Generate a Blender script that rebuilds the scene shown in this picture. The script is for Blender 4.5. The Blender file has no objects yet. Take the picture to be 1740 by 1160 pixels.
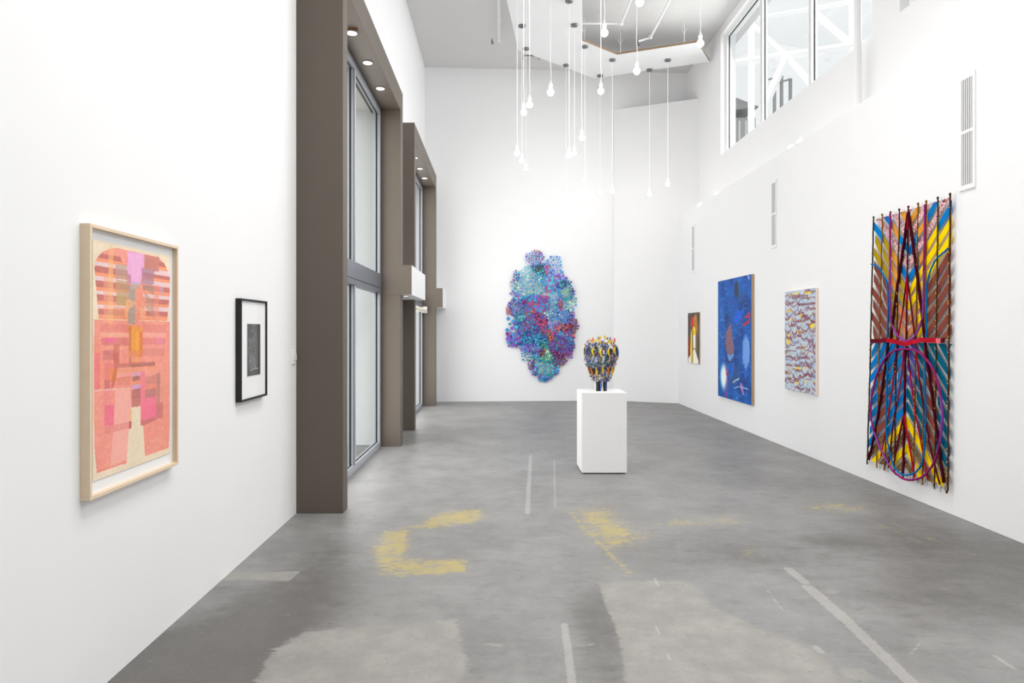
import bpy, bmesh, math, random
import numpy as np
from mathutils import Vector, Matrix

random.seed(7)
RNG = np.random.default_rng(11)
SC = bpy.context.scene
COL = SC.collection
PI = math.pi
R = math.radians

# ------------------------------------------------------------------ camera
EYE = 1.6            # camera height, metres
FOC = 1160.0         # focal length in pixels of the 1740 px wide frame (24 mm on 36 mm)
cam_d = bpy.data.cameras.new('camera')
cam_d.lens = 24.0
cam_d.sensor_width = 36.0
cam_d.sensor_fit = 'HORIZONTAL'
cam_d.shift_x = 20.0 / 1740
cam_d.shift_y = -18.0 / 1740
cam_d.clip_end = 300
cam = bpy.data.objects.new('camera', cam_d)
cam.location = (0, 0, EYE)
cam.rotation_euler = (R(90), 0, 0)
COL.objects.link(cam)
SC.camera = cam

# ------------------------------------------------------------------ world, lights, exposure
w = bpy.data.worlds.new('overcast_sky')
SC.world = w
w.use_nodes = True
bg = w.node_tree.nodes['Background']
bg.inputs[0].default_value = (0.98, 0.99, 1.0, 1)
bg.inputs[1].default_value = 0.88
SC.view_settings.view_transform = 'Standard'
SC.view_settings.look = 'None'
SC.view_settings.exposure = 0.2
SC.view_settings.gamma = 1.0
SC.view_settings.use_curve_mapping = False


def area(name, loc, rot, sx, sy, power, color=(1, 1, 1), spread=180):
    d = bpy.data.lights.new(name, 'AREA')
    d.shape = 'RECTANGLE'
    d.size, d.size_y = sx, sy
    d.energy = power
    d.spread = R(spread)
    d.color = color
    o = bpy.data.objects.new(name, d)
    o.location = loc
    o.rotation_euler = rot
    COL.objects.link(o)
    return o


area('added_ceiling_fill', (1.3, 3.8, 7.5), (0, 0, 0), 2.4, 7.4, 225, (1, 0.985, 0.96), 125)  # added fill lamp under the solid ceiling, out of view; no skylight there
area('clerestory_daylight', (4.95, 10.6, 6.3), (0, R(66), 0), 2.2, 5.2, 205, (1, 0.985, 0.965), 150)
area('clerestory_daylight', (4.95, 3.0, 6.3), (0, R(66), 0), 2.2, 7.0, 70, (1, 0.985, 0.965), 120)
area('street_window_daylight', (-1.63, 7.8, 2.35), (0, R(-90), 0), 4.4, 3.1, 62, (1, 0.99, 0.975))
area('street_window_daylight', (-1.63, 12.85, 2.35), (0, R(-90), 0), 4.4, 3.1, 62, (1, 0.99, 0.975))
area('added_back_wall_fill', (1.1, 9.2, 7.0), Vector((0, 6.2, -6.4)).to_track_quat('-Z', 'Y').to_euler(), 3.0, .5, 24, (1, 0.985, 0.96), 80)  # added lamp out of view, brightens the lower back wall; no track built
sun_d = bpy.data.lights.new('hazy_sun', 'SUN')
sun_d.energy = 1.6
sun_d.angle = R(70)
sun = bpy.data.objects.new('hazy_sun', sun_d)
sun.rotation_euler = Vector((.55, .62, -.56)).to_track_quat('-Z', 'Y').to_euler()
COL.objects.link(sun)
SC.cycles.diffuse_bounces = 8
SC.cycles.max_bounces = 14


# ------------------------------------------------------------------ helpers
def lin(c):
    """sRGB 0..255 -> linear tuple"""
    out = []
    for v in c:
        v = v / 255.0
        out.append(v / 12.92 if v <= 0.04045 else ((v + 0.055) / 1.055) ** 2.4)
    return tuple(out)


def lin_np(a):
    a = np.clip(a, 0, 1)
    return np.where(a <= 0.04045, a / 12.92, ((a + 0.055) / 1.055) ** 2.4)


MATS = {}


def mat(name, rgb, rough=0.6, metal=0.0, spec=0.4, noise=0.0, nscale=20.0, bump=0.0, bscale=200.0, emit=None, estr=0.0):
    """Principled material whose colour is lightly mottled by a noise texture."""
    if name in MATS:
        return MATS[name]
    m = bpy.data.materials.new(name)
    m.use_nodes = True
    nt = m.node_tree
    p = nt.nodes['Principled BSDF']
    c = lin(rgb)
    p.inputs['Base Color'].default_value = (*c, 1)
    p.inputs['Roughness'].default_value = rough
    p.inputs['Metallic'].default_value = metal
    p.inputs['Specular IOR Level'].default_value = spec
    if noise > 0 or bump > 0:
        tc = nt.nodes.new('ShaderNodeTexCoord')
    if noise > 0:
        n = nt.nodes.new('ShaderNodeTexNoise')
        n.inputs['Scale'].default_value = nscale
        n.inputs['Detail'].default_value = 5
        nt.links.new(tc.outputs['Object'], n.inputs['Vector'])
        mx = nt.nodes.new('ShaderNodeMix')
        mx.data_type = 'RGBA'
        mx.inputs['A'].default_value = (*[v * (1 - noise) for v in c], 1)
        mx.inputs['B'].default_value = (*[min(1, v * (1 + noise)) for v in c], 1)
        nt.links.new(n.outputs['Fac'], mx.inputs['Factor'])
        nt.links.new(mx.outputs['Result'], p.inputs['Base Color'])
    if bump > 0:
        n2 = nt.nodes.new('ShaderNodeTexNoise')
        n2.inputs['Scale'].default_value = bscale
        nt.links.new(tc.outputs['Object'], n2.inputs['Vector'])
        b = nt.nodes.new('ShaderNodeBump')
        b.inputs['Strength'].default_value = bump
        b.inputs['Distance'].default_value = 0.004
        nt.links.new(n2.outputs['Fac'], b.inputs['Height'])
        nt.links.new(b.outputs['Normal'], p.inputs['Normal'])
    if emit:
        p.inputs['Emission Color'].default_value = (*lin(emit), 1)
        p.inputs['Emission Strength'].default_value = estr
    MATS[name] = m
    return m


def mat_attr(name, attr='Col', rough=0.7, spec=0.3, bump=0.0, bscale=300.0):
    if name in MATS:
        return MATS[name]
    m = bpy.data.materials.new(name)
    m.use_nodes = True
    nt = m.node_tree
    p = nt.nodes['Principled BSDF']
    a = nt.nodes.new('ShaderNodeAttribute')
    a.attribute_name = attr
    nt.links.new(a.outputs['Color'], p.inputs['Base Color'])
    p.inputs['Roughness'].default_value = rough
    p.inputs['Specular IOR Level'].default_value = spec
    if bump > 0:
        tc = nt.nodes.new('ShaderNodeTexCoord')
        n2 = nt.nodes.new('ShaderNodeTexNoise')
        n2.inputs['Scale'].default_value = bscale
        nt.links.new(tc.outputs['Object'], n2.inputs['Vector'])
        b = nt.nodes.new('ShaderNodeBump')
        b.inputs['Strength'].default_value = bump
        b.inputs['Distance'].default_value = 0.002
        nt.links.new(n2.outputs['Fac'], b.inputs['Height'])
        nt.links.new(b.outputs['Normal'], p.inputs['Normal'])
    MATS[name] = m
    return m


def mat_glass(name, tint=(0.955, 0.97, 0.97), refl=0.07):
    m = bpy.data.materials.new(name)
    m.use_nodes = True
    nt = m.node_tree
    nt.nodes.remove(nt.nodes['Principled BSDF'])
    out = nt.nodes['Material Output']
    t = nt.nodes.new('ShaderNodeBsdfTransparent')
    t.inputs[0].default_value = (*tint, 1)
    g = nt.nodes.new('ShaderNodeBsdfGlossy')
    g.inputs['Roughness'].default_value = 0.03
    mx = nt.nodes.new('ShaderNodeMixShader')
    mx.inputs[0].default_value = refl
    nt.links.new(t.outputs[0], mx.inputs[1])
    nt.links.new(g.outputs[0], mx.inputs[2])
    nt.links.new(mx.outputs[0], out.inputs[0])
    MATS[name] = m
    return m


ROOT = {}      # object -> world offset of its origin


class MB:
    """collects geometry in world coordinates"""
    def __init__(self):
        self.v, self.f, self.mi, self.c = [], [], [], []

    def add(self, vs, fs, mi=0, col=None):
        b = len(self.v)
        self.v += [tuple(p) for p in vs]
        self.f += [tuple(b + i for i in q) for q in fs]
        self.mi += [mi] * len(fs)
        if col is not None:
            self.c += [col] * len(vs)
        return self

    def box(self, x0, x1, y0, y1, z0, z1, mi=0, col=None):
        vs = [(x0, y0, z0), (x1, y0, z0), (x1, y1, z0), (x0, y1, z0), (x0, y0, z1), (x1, y0, z1), (x1, y1, z1), (x0, y1, z1)]
        fs = [(3, 2, 1, 0), (4, 5, 6, 7), (0, 1, 5, 4), (1, 2, 6, 5), (2, 3, 7, 6), (3, 0, 4, 7)]
        return self.add(vs, fs, mi, col)

    def prism(self, pts, z0, z1, mi=0):
        """vertical prism over a counter-clockwise xy outline"""
        n = len(pts)
        vs = [(x, y, z0) for x, y in pts] + [(x, y, z1) for x, y in pts]
        fs = [tuple(reversed(range(n))), tuple(range(n, 2 * n))]
        fs += [(i, (i + 1) % n, n + (i + 1) % n, n + i) for i in range(n)]
        return self.add(vs, fs, mi)

    def tube(self, pts, r, n=8, caps=True, col=None, mi=0):
        pts = [Vector(p) for p in pts]
        rs = r if isinstance(r, (list, tuple)) else [r] * len(pts)
        t = (pts[1] - pts[0]).normalized()
        up = Vector((0, 0, 1)) if abs(t.z) < 0.9 else Vector((1, 0, 0))
        a = t.cross(up).normalized()
        vs, fs = [], []
        for i, p in enumerate(pts):
            if i == 0:
                t = pts[1] - pts[0]
            elif i == len(pts) - 1:
                t = pts[-1] - pts[-2]
            else:
                t = pts[i + 1] - pts[i - 1]
            if t.length < 1e-9:
                t = Vector((0, 0, 1))
            t.normalize()
            a = (a - t * a.dot(t))
            if a.length < 1e-6:
                a = t.orthogonal()
            a.normalize()
            b = t.cross(a)
            for k in range(n):
                th = 2 * PI * k / n
                vs.append(p + (a * math.cos(th) + b * math.sin(th)) * rs[i])
        for i in range(len(pts) - 1):
            for k in range(n):
                k2 = (k + 1) % n
                fs.append((i * n + k, i * n + k2, (i + 1) * n + k2, (i + 1) * n + k))
        if caps:
            fs.append(tuple(reversed(range(n))))
            fs.append(tuple(range((len(pts) - 1) * n, len(pts) * n)))
        return self.add(vs, fs, mi, col)

    def lathe(self, prof, cx, cy, n=24, mi=0, axis='z', cz=0, col=None):
        """prof: (radius, height) pairs; axis z (heights absolute) or y (heights run along y from cy)"""
        vs, fs = [], []
        for (r, h) in prof:
            for k in range(n):
                th = 2 * PI * k / n
                if axis == 'z':
                    vs.append((cx + r * math.cos(th), cy + r * math.sin(th), h))
                else:
                    vs.append((cx + r * math.cos(th), cy + h, cz + r * math.sin(th)))
        for i in range(len(prof) - 1):
            for k in range(n):
                k2 = (k + 1) % n
                fs.append((i * n + k, i * n + k2, (i + 1) * n + k2, (i + 1) * n + k))
        fs.append(tuple(reversed(range(n))))
        fs.append(tuple(range((len(prof) - 1) * n, len(prof) * n)))
        return self.add(vs, fs, mi, col)

    def build(self, name, m, parent=None, smooth=False, bevel=0.0):
        off = Vector(ROOT.get(parent, (0, 0, 0))) if parent else Vector((0, 0, 0))
        me = bpy.data.meshes.new(name)
        me.from_pydata([tuple(Vector(p) - off) for p in self.v], [], self.f)
        ms = m if isinstance(m, (list, tuple)) else [m]
        for q in ms:
            me.materials.append(q)
        if len(ms) > 1:
            me.polygons.foreach_set('material_index', self.mi)
        if self.c:
            at = me.color_attributes.new('Col', 'FLOAT_COLOR', 'POINT')
            arr = np.ones((len(self.v), 4), dtype=np.float32)
            arr[:, :3] = np.array(self.c, dtype=np.float32)
            at.data.foreach_set('color', arr.ravel())
        if bevel > 0:
            bm = bmesh.new()
            bm.from_mesh(me)
            bmesh.ops.bevel(bm, geom=bm.edges[:], offset=bevel, segments=2, affect='EDGES', profile=0.6)
            bm.to_mesh(me)
            bm.free()
        if smooth:
            me.polygons.foreach_set('use_smooth', [True] * len(me.polygons))
            if hasattr(me, 'set_sharp_from_angle'):
                me.set_sharp_from_angle(angle=R(40))
        me.update()
        o = bpy.data.objects.new(name, me)
        COL.objects.link(o)
        if parent:
            o.parent = parent
            ROOT[o] = tuple(off)
        else:
            ROOT[o] = (0, 0, 0)
        return o


def empty(name, loc):
    o = bpy.data.objects.new(name, None)
    o.empty_display_size = 0.1
    o.location = loc
    COL.objects.link(o)
    ROOT[o] = tuple(loc)
    return o


def tag(o, label, cat=None, group=None, kind=None):
    o['label'] = label
    if cat:
        o['category'] = cat
    if group:
        o['group'] = group
    if kind:
        o['kind'] = kind
    return o


def shared(name, me, parent, loc):
    """another object over mesh data that already exists; loc in world coordinates"""
    o = bpy.data.objects.new(name, me)
    COL.objects.link(o)
    o.parent = parent
    o.location = Vector(loc) - Vector(ROOT[parent])
    ROOT[o] = tuple(loc)
    return o


def smooth_path(pts, k=6):
    """Catmull-Rom through 3D points"""
    P = [Vector(p) for p in pts]
    out = []
    n = len(P)
    for i in range(n - 1):
        p0, p1, p2, p3 = P[max(i - 1, 0)], P[i], P[i + 1], P[min(i + 2, n - 1)]
        for j in range(k):
            t = j / k
            out.append(0.5 * ((2 * p1) + (p2 - p0) * t + (2 * p0 - 5 * p1 + 4 * p2 - p3) * t * t + (3 * p1 - p0 - 3 * p2 + p3) * t ** 3))
    out.append(P[-1])
    return out


# survey helpers: where a point seen in the photograph lies on a known plane of the room
def on_floor(px, py):
    y = EYE * FOC / (py - 562.0)
    return ((px - 850.0) / FOC * y, y)


def on_side(X):
    """for a wall plane x = X: photo point -> (y, z)"""
    def f(px, py):
        y = X * FOC / (px - 850.0)
        return (y, EYE + (562.0 - py) / FOC * y)
    return f


def crop(ox, oy, s):
    return lambda x, y: (ox + x / s, oy + y / s)


def vnoise(h, w_, cells, seed=0):
    """smooth value noise on an h x w grid"""
    r = np.random.default_rng(seed)
    ch, cw = (cells, cells) if np.isscalar(cells) else cells
    g = r.random((ch + 2, cw + 2))
    y = np.linspace(0, ch, h, endpoint=False)
    x = np.linspace(0, cw, w_, endpoint=False)
    yi, xi = y.astype(int), x.astype(int)
    fy, fx = (y - yi)[:, None], (x - xi)[None, :]
    fy = fy * fy * (3 - 2 * fy)
    fx = fx * fx * (3 - 2 * fx)
    a = g[np.ix_(yi, xi)]
    b = g[np.ix_(yi, xi + 1)]
    c = g[np.ix_(yi + 1, xi)]
    d = g[np.ix_(yi + 1, xi + 1)]
    return (a * (1 - fx) + b * fx) * (1 - fy) + (c * (1 - fx) + d * fx) * fy


# ------------------------------------------------------------------ materials
M_wall = mat('white_wall_paint', (238, 238, 239), rough=0.75, spec=0.25, noise=0.012, nscale=3)
M_ceil = mat('pale_ceiling_paint', (218, 217, 216), rough=0.85, spec=0.2, noise=0.02, nscale=2)
M_tan = mat('taupe_frame_paint', (99, 90, 81), rough=0.5, spec=0.35, noise=0.04, nscale=4)
M_alu = mat('brushed_aluminium', (196, 199, 206), rough=0.35, metal=0.35, noise=0.03, nscale=30)
M_alud = mat('grey_transom_metal', (128, 131, 140), rough=0.35, metal=0.35, noise=0.04, nscale=12)
M_gasket = mat('black_gasket', (40, 42, 46), rough=0.7)
M_white = mat('white_enamel', (240, 240, 240), rough=0.4, noise=0.01)
M_ext = mat('exterior_stucco', (226, 228, 228), rough=0.9, noise=0.03, nscale=8, bump=0.3, bscale=120)
M_glass = mat_glass('window_glass')
M_glass2 = mat_glass('picture_glazing', (0.99, 0.99, 0.99), 0.025)
M_ply = mat('raw_plywood_edge', (150, 125, 100), rough=0.8, noise=0.1, nscale=60)
M_steel = mat('dull_steel', (120, 120, 120), rough=0.35, metal=0.6, noise=0.05)
M_glow = mat('lit_lamp', (255, 250, 240), rough=0.4, emit=(255, 244, 228), estr=1.6)
M_bulb = mat('lit_globe', (255, 255, 255), rough=0.3, emit=(255, 250, 243), estr=21.0)
M_cord = mat('white_cloth_cord', (245, 245, 245), rough=0.7, noise=0.02)


# ------------------------------------------------------------------ floor
XL, XLU, XR, XRU = -1.79, -1.70, 3.93, 4.33
ZC = 7.56
ZLEDGE = 4.085


def back_y(x):
    """the back wall stands a few degrees askew"""
    return 15.42 + (x + 1.70) * 0.065


def build_floor():
    xs = np.concatenate([[-2.3], np.arange(XL, 4.40, 0.0135), [4.8]])
    ys = [-4.2, -2, 0, 1.5, 2.4]
    y = 2.9
    while y < 15.95:
        ys.append(y)
        y *= 1.0036
    ys.append(16.3)
    ys = np.array(ys)
    nx, ny = len(xs), len(ys)
    GX, GY = np.meshgrid(xs, ys)
    co = np.zeros((ny * nx, 3), dtype=np.float32)
    co[:, 0] = GX.ravel()
    co[:, 1] = GY.ravel()
    PX, PY = GX.ravel(), GY.ravel()

    def sdist(poly):
        """signed distance, positive inside"""
        P = np.array(poly)
        d = np.full(PX.shape, 1e9)
        inside = np.zeros(PX.shape, bool)
        n = len(P)
        for i in range(n):
            a, b = P[i], P[(i + 1) % n]
            ab = b - a
            L = max((ab ** 2).sum(), 1e-9)
            t = np.clip(((PX - a[0]) * ab[0] + (PY - a[1]) * ab[1]) / L, 0, 1)
            dd = np.hypot(PX - a[0] - t * ab[0], PY - a[1] - t * ab[1])
            d = np.minimum(d, dd)
            c = ((a[1] > PY) != (b[1] > PY)) & (PX < (b[0] - a[0]) * (PY - a[1]) / (b[1] - a[1] + 1e-12) + a[0])
            inside ^= c
        return np.where(inside, d, -d)

    def ldist(a, b):
        a, b = np.array(a), np.array(b)
        ab = b - a
        t = np.clip(((PX - a[0]) * ab[0] + (PY - a[1]) * ab[1]) / (ab ** 2).sum(), 0, 1)
        return np.hypot(PX - a[0] - t * ab[0], PY - a[1] - t * ab[1])

    A = crop(160, 740, 2.175)
    B = crop(880, 740, 2.023)
    fa = lambda pts: [on_floor(*A(*p)) for p in pts]
    fb = lambda pts: [on_floor(*B(*p)) for p in pts]

    def m(poly, soft):
        return np.clip(0.5 + sdist(poly) / (2 * soft), 0, 1)

    yel = np.zeros(PX.shape)
    for poly, s, k in [
        (fa([(1090, 350), (1185, 322), (1290, 275), (1445, 268), (1458, 300), (1408, 332), (1300, 338), (1190, 348)]), .10, .96),
        (fa([(1062, 352), (1180, 345), (1165, 440), (1172, 470), (1040, 480), (1022, 440)]), .07, 1.0),
        (fa([(1036, 470), (1170, 452), (1385, 455), (1392, 512), (1100, 522), (1040, 512)]), .06, .98),
        (fa([(1430, 264), (1600, 266), (1600, 274), (1430, 273)]), .05, .75),
        (fa([(1680, 262), (1760, 262), (1760, 270), (1680, 270)]), .05, .75),
        (fb([(150, 245), (176, 250), (400, 470), (382, 486), (255, 360)]), .05, .98),
        (fb([(176, 250), (335, 242), (372, 290), (438, 335), (440, 378), (352, 392), (305, 405), (262, 372), (225, 345), (200, 290)]), .2, .97),
        (fb([(425, 298), (600, 280), (740, 262), (800, 275), (800, 312), (600, 318), (430, 312)]), .25, .84),
        (fb([(745, 300), (800, 330), (850, 405), (810, 422), (740, 410), (790, 370)]), .22, .8),
        (fb([(935, 232), (1100, 224), (1225, 238), (1250, 262), (1100, 268), (950, 250)]), .25, .85),
        (fb([(295, 448), (330, 448), (335, 464), (295, 462)]), .05, .9),
        (fb([(385, 418), (460, 420), (470, 455), (400, 455)]), .15, .62),
        (fb([(690, 180), (760, 195), (765, 215), (690, 205)]), .2, .60),
    ]:
        yel = np.maximum(yel, m(poly, s) * k)
    for a, b, wd, k in [((1230, 300), (1400, 372), .03, .62), ((1290, 300), (1560, 410), .03, .64), ((1400, 350), (1580, 412), .03, .6)]:
        pa, pb = on_floor(*B(*a)), on_floor(*B(*b))
        yel = np.maximum(yel, np.clip(1 - ldist(pa, pb) / (wd * 2), 0, 1) * k)

    light = np.zeros(PX.shape)
    for poly, s, k in [
        (fa([(690, 770), (800, 720), (1060, 700), (1100, 690), (1340, 680), (1360, 760), (1382, 840), (1330, 940), (560, 990), (600, 900), (630, 830)]), .07, 1.0),
        (fb([(280, 505), (440, 498), (560, 500), (612, 520), (685, 592), (800, 650), (960, 712), (1080, 780), (1120, 900), (380, 900), (345, 680), (300, 580)]), .05, 1.0),
        (fa([(490, 506), (760, 500), (722, 536), (468, 536)]), .03, .95),
        (fb([(1040, 540), (1060, 524), (1110, 528), (1095, 546)]), .04, .8),
        (fb([(1100, 800), (1190, 795), (1240, 850), (1100, 830)]), .04, .8),
        (fa([(1420, 775), (1440, 765), (1520, 768), (1510, 782)]), .03, .85),
        (fb([(195, 718), (262, 712), (265, 720), (200, 726)]), .02, .8),
        (fb([(110, 445), (170, 440), (170, 458), (110, 460)]), .05, .75),
    ]:
        light = np.maximum(light, m(poly, s) * k)

    line = np.zeros(PX.shape)
    for a, b, wd, k in [
        ((930, 458), (985, 502), .045, .9), ((998, 520), (1130, 635), .05, 1), ((1130, 635), (1375, 870), .045, 1),
        ((160, 650), (188, 860), .03, .8), ((808, 503), (845, 515), .03, .5), ((850, 520), (910, 600), .022, .5),
        ((470, 490), (483, 518), .02, .65), ((1640, 757), (1705, 800), .02, .75), ((1025, 725), (1040, 742), .03, .7),
        ((474, 655), (486, 680), .015, .7), ((515, 750), (522, 770), .015, .7),
        ((44, 68), (32, 268), .035, .75), ((125, 85), (128, 245), .02, .6), ((1390, 705), (1350, 750), .012, .6),
    ]:
        pa, pb = on_floor(*B(*a)), on_floor(*B(*b))
        line = np.maximum(line, np.clip(1.0 - (ldist(pa, pb) - wd * 0.35) / (wd * 0.9), 0, 1) * k)
    pa, pb = on_floor(*A(940, 533)), on_floor(*A(1400, 531))
    line = np.maximum(line, np.clip(1 - ldist(pa, pb) / .02, 0, 1) * .6)

    dark = np.zeros(PX.shape)
    for (x, y), rx, ry, k in [
        (A(700, 690), .45, .75, .8), (A(560, 850), .55, .35, .9), (A(330, 780), .4, .35, 1.0), (A(600, 600), .5, .4, .55), (A(850, 440), .25, .35, .7),
        (A(780, 345), .2, .3, .6), (A(660, 440), .12, .2, .6), (A(830, 560), .35, .45, .45), (A(240, 880), .5, .3, 1.0), (A(1000, 400), .2, .5, .45), (A(1470, 660), .25, .35, .55),
        (A(1430, 820), .22, .3, .5), (A(1230, 20), .5, .5, .6), (A(840, 160), .3, .4, -.4), (A(1050, 160), .4, 1.2, -.45), (A(960, 760), .5, .3, -.15),
        (B(270, 560), .22, .4, .8), (B(310, 740), .2, .35, 1.0), (B(250, 640), .2, .3, .6), (B(220, 840), .2, .2, .5), (B(650, 420), .8, .4, .55), (B(560, 350), .9, .4, .5),
        (B(1090, 365), .25, .15, .7), (B(1300, 340), .7, .8, .5), (B(1500, 480), .9, .8, .4), (B(1650, 430), .6, .8, .4), (B(1200, 170), .9, .8, .45),
        (B(740, 120), .35, 1.4, .45), (B(700, 580), .6, .3, .3), (B(1650, 600), .6, .5, .5), (B(1300, 560), .5, .3, .25), (B(60, 600), .35, 1.2, -.35), (B(500, 150), .7, .6, -.25),
        (B(1800, 430), .6, .9, .5), (B(860, 420), .5, .3, .4),
    ]:
        cx, cy = on_floor(x, y)
        dark += k * np.exp(-(((PX - cx) / rx) ** 2 + ((PY - cy) / ry) ** 2))
    # darker towards the back and along the right wall
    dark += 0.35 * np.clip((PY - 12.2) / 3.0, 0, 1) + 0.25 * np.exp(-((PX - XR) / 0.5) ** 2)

    i = np.arange((ny - 1) * (nx - 1))
    r_, c_ = i // (nx - 1), i % (nx - 1)
    q = np.stack([r_ * nx + c_, r_ * nx + c_ + 1, (r_ + 1) * nx + c_ + 1, (r_ + 1) * nx + c_], 1).astype(np.int32)
    me = bpy.data.meshes.new('floor')
    me.vertices.add(ny * nx)
    me.vertices.foreach_set('co', co.ravel())
    me.loops.add(q.size)
    me.loops.foreach_set('vertex_index', q.ravel())
    me.polygons.add(len(q))
    me.polygons.foreach_set('loop_start', np.arange(0, q.size, 4, dtype=np.int32))
    me.update(calc_edges=True)
    for nm, arr in (('yellow_paint', yel), ('screed_patch', light), ('tape_line', line), ('grime_and_tone', dark)):
        at = me.attributes.new(nm, 'FLOAT', 'POINT')
        at.data.foreach_set('value', arr.astype(np.float32))
    # material
    m_ = bpy.data.materials.new('worn_concrete')
    m_.use_nodes = True
    nt = m_.node_tree
    L = nt.links.new
    p = nt.nodes['Principled BSDF']
    tc = nt.nodes.new('ShaderNodeTexCoord')

    def noise(scale, detail=6, rough=0.6, vec=None, stretch=None):
        n = nt.nodes.new('ShaderNodeTexNoise')
        n.inputs['Scale'].default_value = scale
        n.inputs['Detail'].default_value = detail
        n.inputs['Roughness'].default_value = rough
        src = tc.outputs['Object']
        if stretch:
            mp = nt.nodes.new('ShaderNodeMapping')
            mp.inputs['Scale'].default_value = stretch
            L(src, mp.inputs['Vector'])
            src = mp.outputs[0]
        L(src, n.inputs['Vector'])
        return n.outputs['Fac']

    def math_(op, a, b=None, c=None):
        n = nt.nodes.new('ShaderNodeMath')
        n.operation = op
        for k, v in enumerate((a, b, c)):
            if v is None:
                continue
            if isinstance(v, (int, float)):
                n.inputs[k].default_value = v
            else:
                L(v, n.inputs[k])
        return n.outputs[0]

    def ramp(v, lo, hi):
        n = nt.nodes.new('ShaderNodeMapRange')
        n.interpolation_type = 'SMOOTHSTEP'
        n.inputs['From Min'].default_value = lo
        n.inputs['From Max'].default_value = hi
        L(v, n.inputs['Value'])
        return n.outputs['Result']

    def mix(f, a, b):
        n = nt.nodes.new('ShaderNodeMix')
        n.data_type = 'RGBA'
        for s, v in (('Factor', f), ('A', a), ('B', b)):
            if isinstance(v, tuple):
                n.inputs[s].default_value = (*v, 1)
            elif isinstance(v, (int, float)):
                n.inputs[s].default_value = v
            else:
                L(v, n.inputs[s])
        return n.outputs['Result']

    def attr(nm):
        a = nt.nodes.new('ShaderNodeAttribute')
        a.attribute_name = nm
        return a.outputs['Fac']

    big = noise(1.6, 8, 0.7)
    mid = noise(5.0, 8, 0.7)
    fine = noise(60, 4, 0.7)
    streak = noise(7, 9, 0.75, stretch=(0.7, 1.4, 1))
    fstreak = noise(24, 7, 0.75, stretch=(0.55, 1.8, 1))
    g = mix(ramp(big, .3, .7), lin((118, 117, 116)), lin((138, 137, 136)))
    g = mix(math_('MULTIPLY', ramp(mid, .45, .75), .4), g, lin((152, 150, 148)))
    g = mix(math_('MULTIPLY', ramp(streak, .48, .72), .5), g, lin((100, 99, 98)))
    dk = math_('ADD', attr('grime_and_tone'), math_('MULTIPLY', math_('SUBTRACT', mid, .5), 1.1))
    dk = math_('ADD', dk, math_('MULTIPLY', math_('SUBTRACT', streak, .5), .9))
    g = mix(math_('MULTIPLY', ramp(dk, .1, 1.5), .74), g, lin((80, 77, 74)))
    lm = ramp(math_('ADD', attr('screed_patch'), math_('ADD', math_('MULTIPLY', math_('SUBTRACT', streak, .5), .9), math_('MULTIPLY', math_('SUBTRACT', fstreak, .5), 1.2))), .42, .58)
    lp = mix(ramp(mid, .35, .7), lin((136, 133, 129)), lin((154, 151, 146)))
    g = mix(math_('MULTIPLY', lm, .85), g, lp)
    tm = ramp(math_('ADD', attr('tape_line'), math_('MULTIPLY', math_('SUBTRACT', fstreak, .5), 1.3)), .45, .6)
    g = mix(math_('MULTIPLY', tm, .32), g, lin((190, 187, 182)))
    ym = math_('ADD', attr('yellow_paint'), math_('MULTIPLY', math_('SUBTRACT', fstreak, .5), 3.0))
    ym = ramp(math_('ADD', ym, math_('MULTIPLY', math_('SUBTRACT', streak, .5), 2.2)), .62, .98)
    ym = math_('MULTIPLY', ym, math_('GREATER_THAN', attr('yellow_paint'), .1))
    g = mix(math_('MULTIPLY', ym, .8), g, mix(ramp(mid, .3, .7), lin((180, 160, 82)), lin((164, 152, 106))))
    # scratches and specks
    vor = nt.nodes.new('ShaderNodeTexVoronoi')
    vor.inputs['Scale'].default_value = 5.5
    L(tc.outputs['Object'], vor.inputs['Vector'])
    spk = ramp(vor.outputs['Distance'], .055, .02)
    g = mix(math_('MULTIPLY', spk, .6), g, lin((84, 80, 76)))
    g = mix(math_('MULTIPLY', ramp(fine, .55, .8), .3), g, lin((156, 154, 152)))
    grit = noise(28, 6, .75)
    g = mix(math_('MULTIPLY', ramp(grit, .54, .72), .45), g, lin((100, 98, 96)))
    g = mix(math_('MULTIPLY', ramp(grit, .42, .3), .3), g, lin((176, 174, 172)))
    L(g, p.inputs['Base Color'])
    rg = math_('ADD', .34, math_('MULTIPLY', mid, .25))
    rg = math_('ADD', rg, math_('MULTIPLY', lm, .2))
    L(rg, p.inputs['Roughness'])
    p.inputs['Specular IOR Level'].default_value = 0.45
    bp = nt.nodes.new('ShaderNodeBump')
    bp.inputs['Strength'].default_value = 0.25
    bp.inputs['Distance'].default_value = 0.004
    L(fine, bp.inputs['Height'])
    L(bp.outputs[0], p.inputs['Normal'])
    me.materials.append(m_)
    o = bpy.data.objects.new('floor', me)
    COL.objects.link(o)
    ROOT[o] = (0, 0, 0)
    tag(o, 'worn grey concrete floor with scuffed yellow paint marks', 'floor', kind='structure')


build_floor()

# ------------------------------------------------------------------ walls
J1, J2 = (5.99, 9.67), (10.98, 14.76)       # the two street-window portals, along y
XF = -1.38                                   # their room-side face
XG = -1.70                                   # glass plane
HB, HT = 4.66, 4.95                          # portal header, bottom and top
JT = 0.18                                    # jamb thickness

wl = empty('wall_left', (XL, 5, 0))
tag(wl, 'tall white left wall with two deep street window openings', 'wall', kind='structure')
MB().box(-2.16, XL, -4.2, 6.08, 0, ZC).build('wall_segment', M_wall, wl)
MB().box(-2.16, XLU, 6.08, 15.6, 4.70, ZC).build('wall_segment', M_wall, wl)
MB().box(-2.16, XLU, 9.58, 11.07, 0, 4.70).build('wall_pier', M_ext, wl)
MB().box(-2.16, XLU, 14.66, 15.6, 0, 4.70).build('wall_pier', M_wall, wl)

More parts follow.
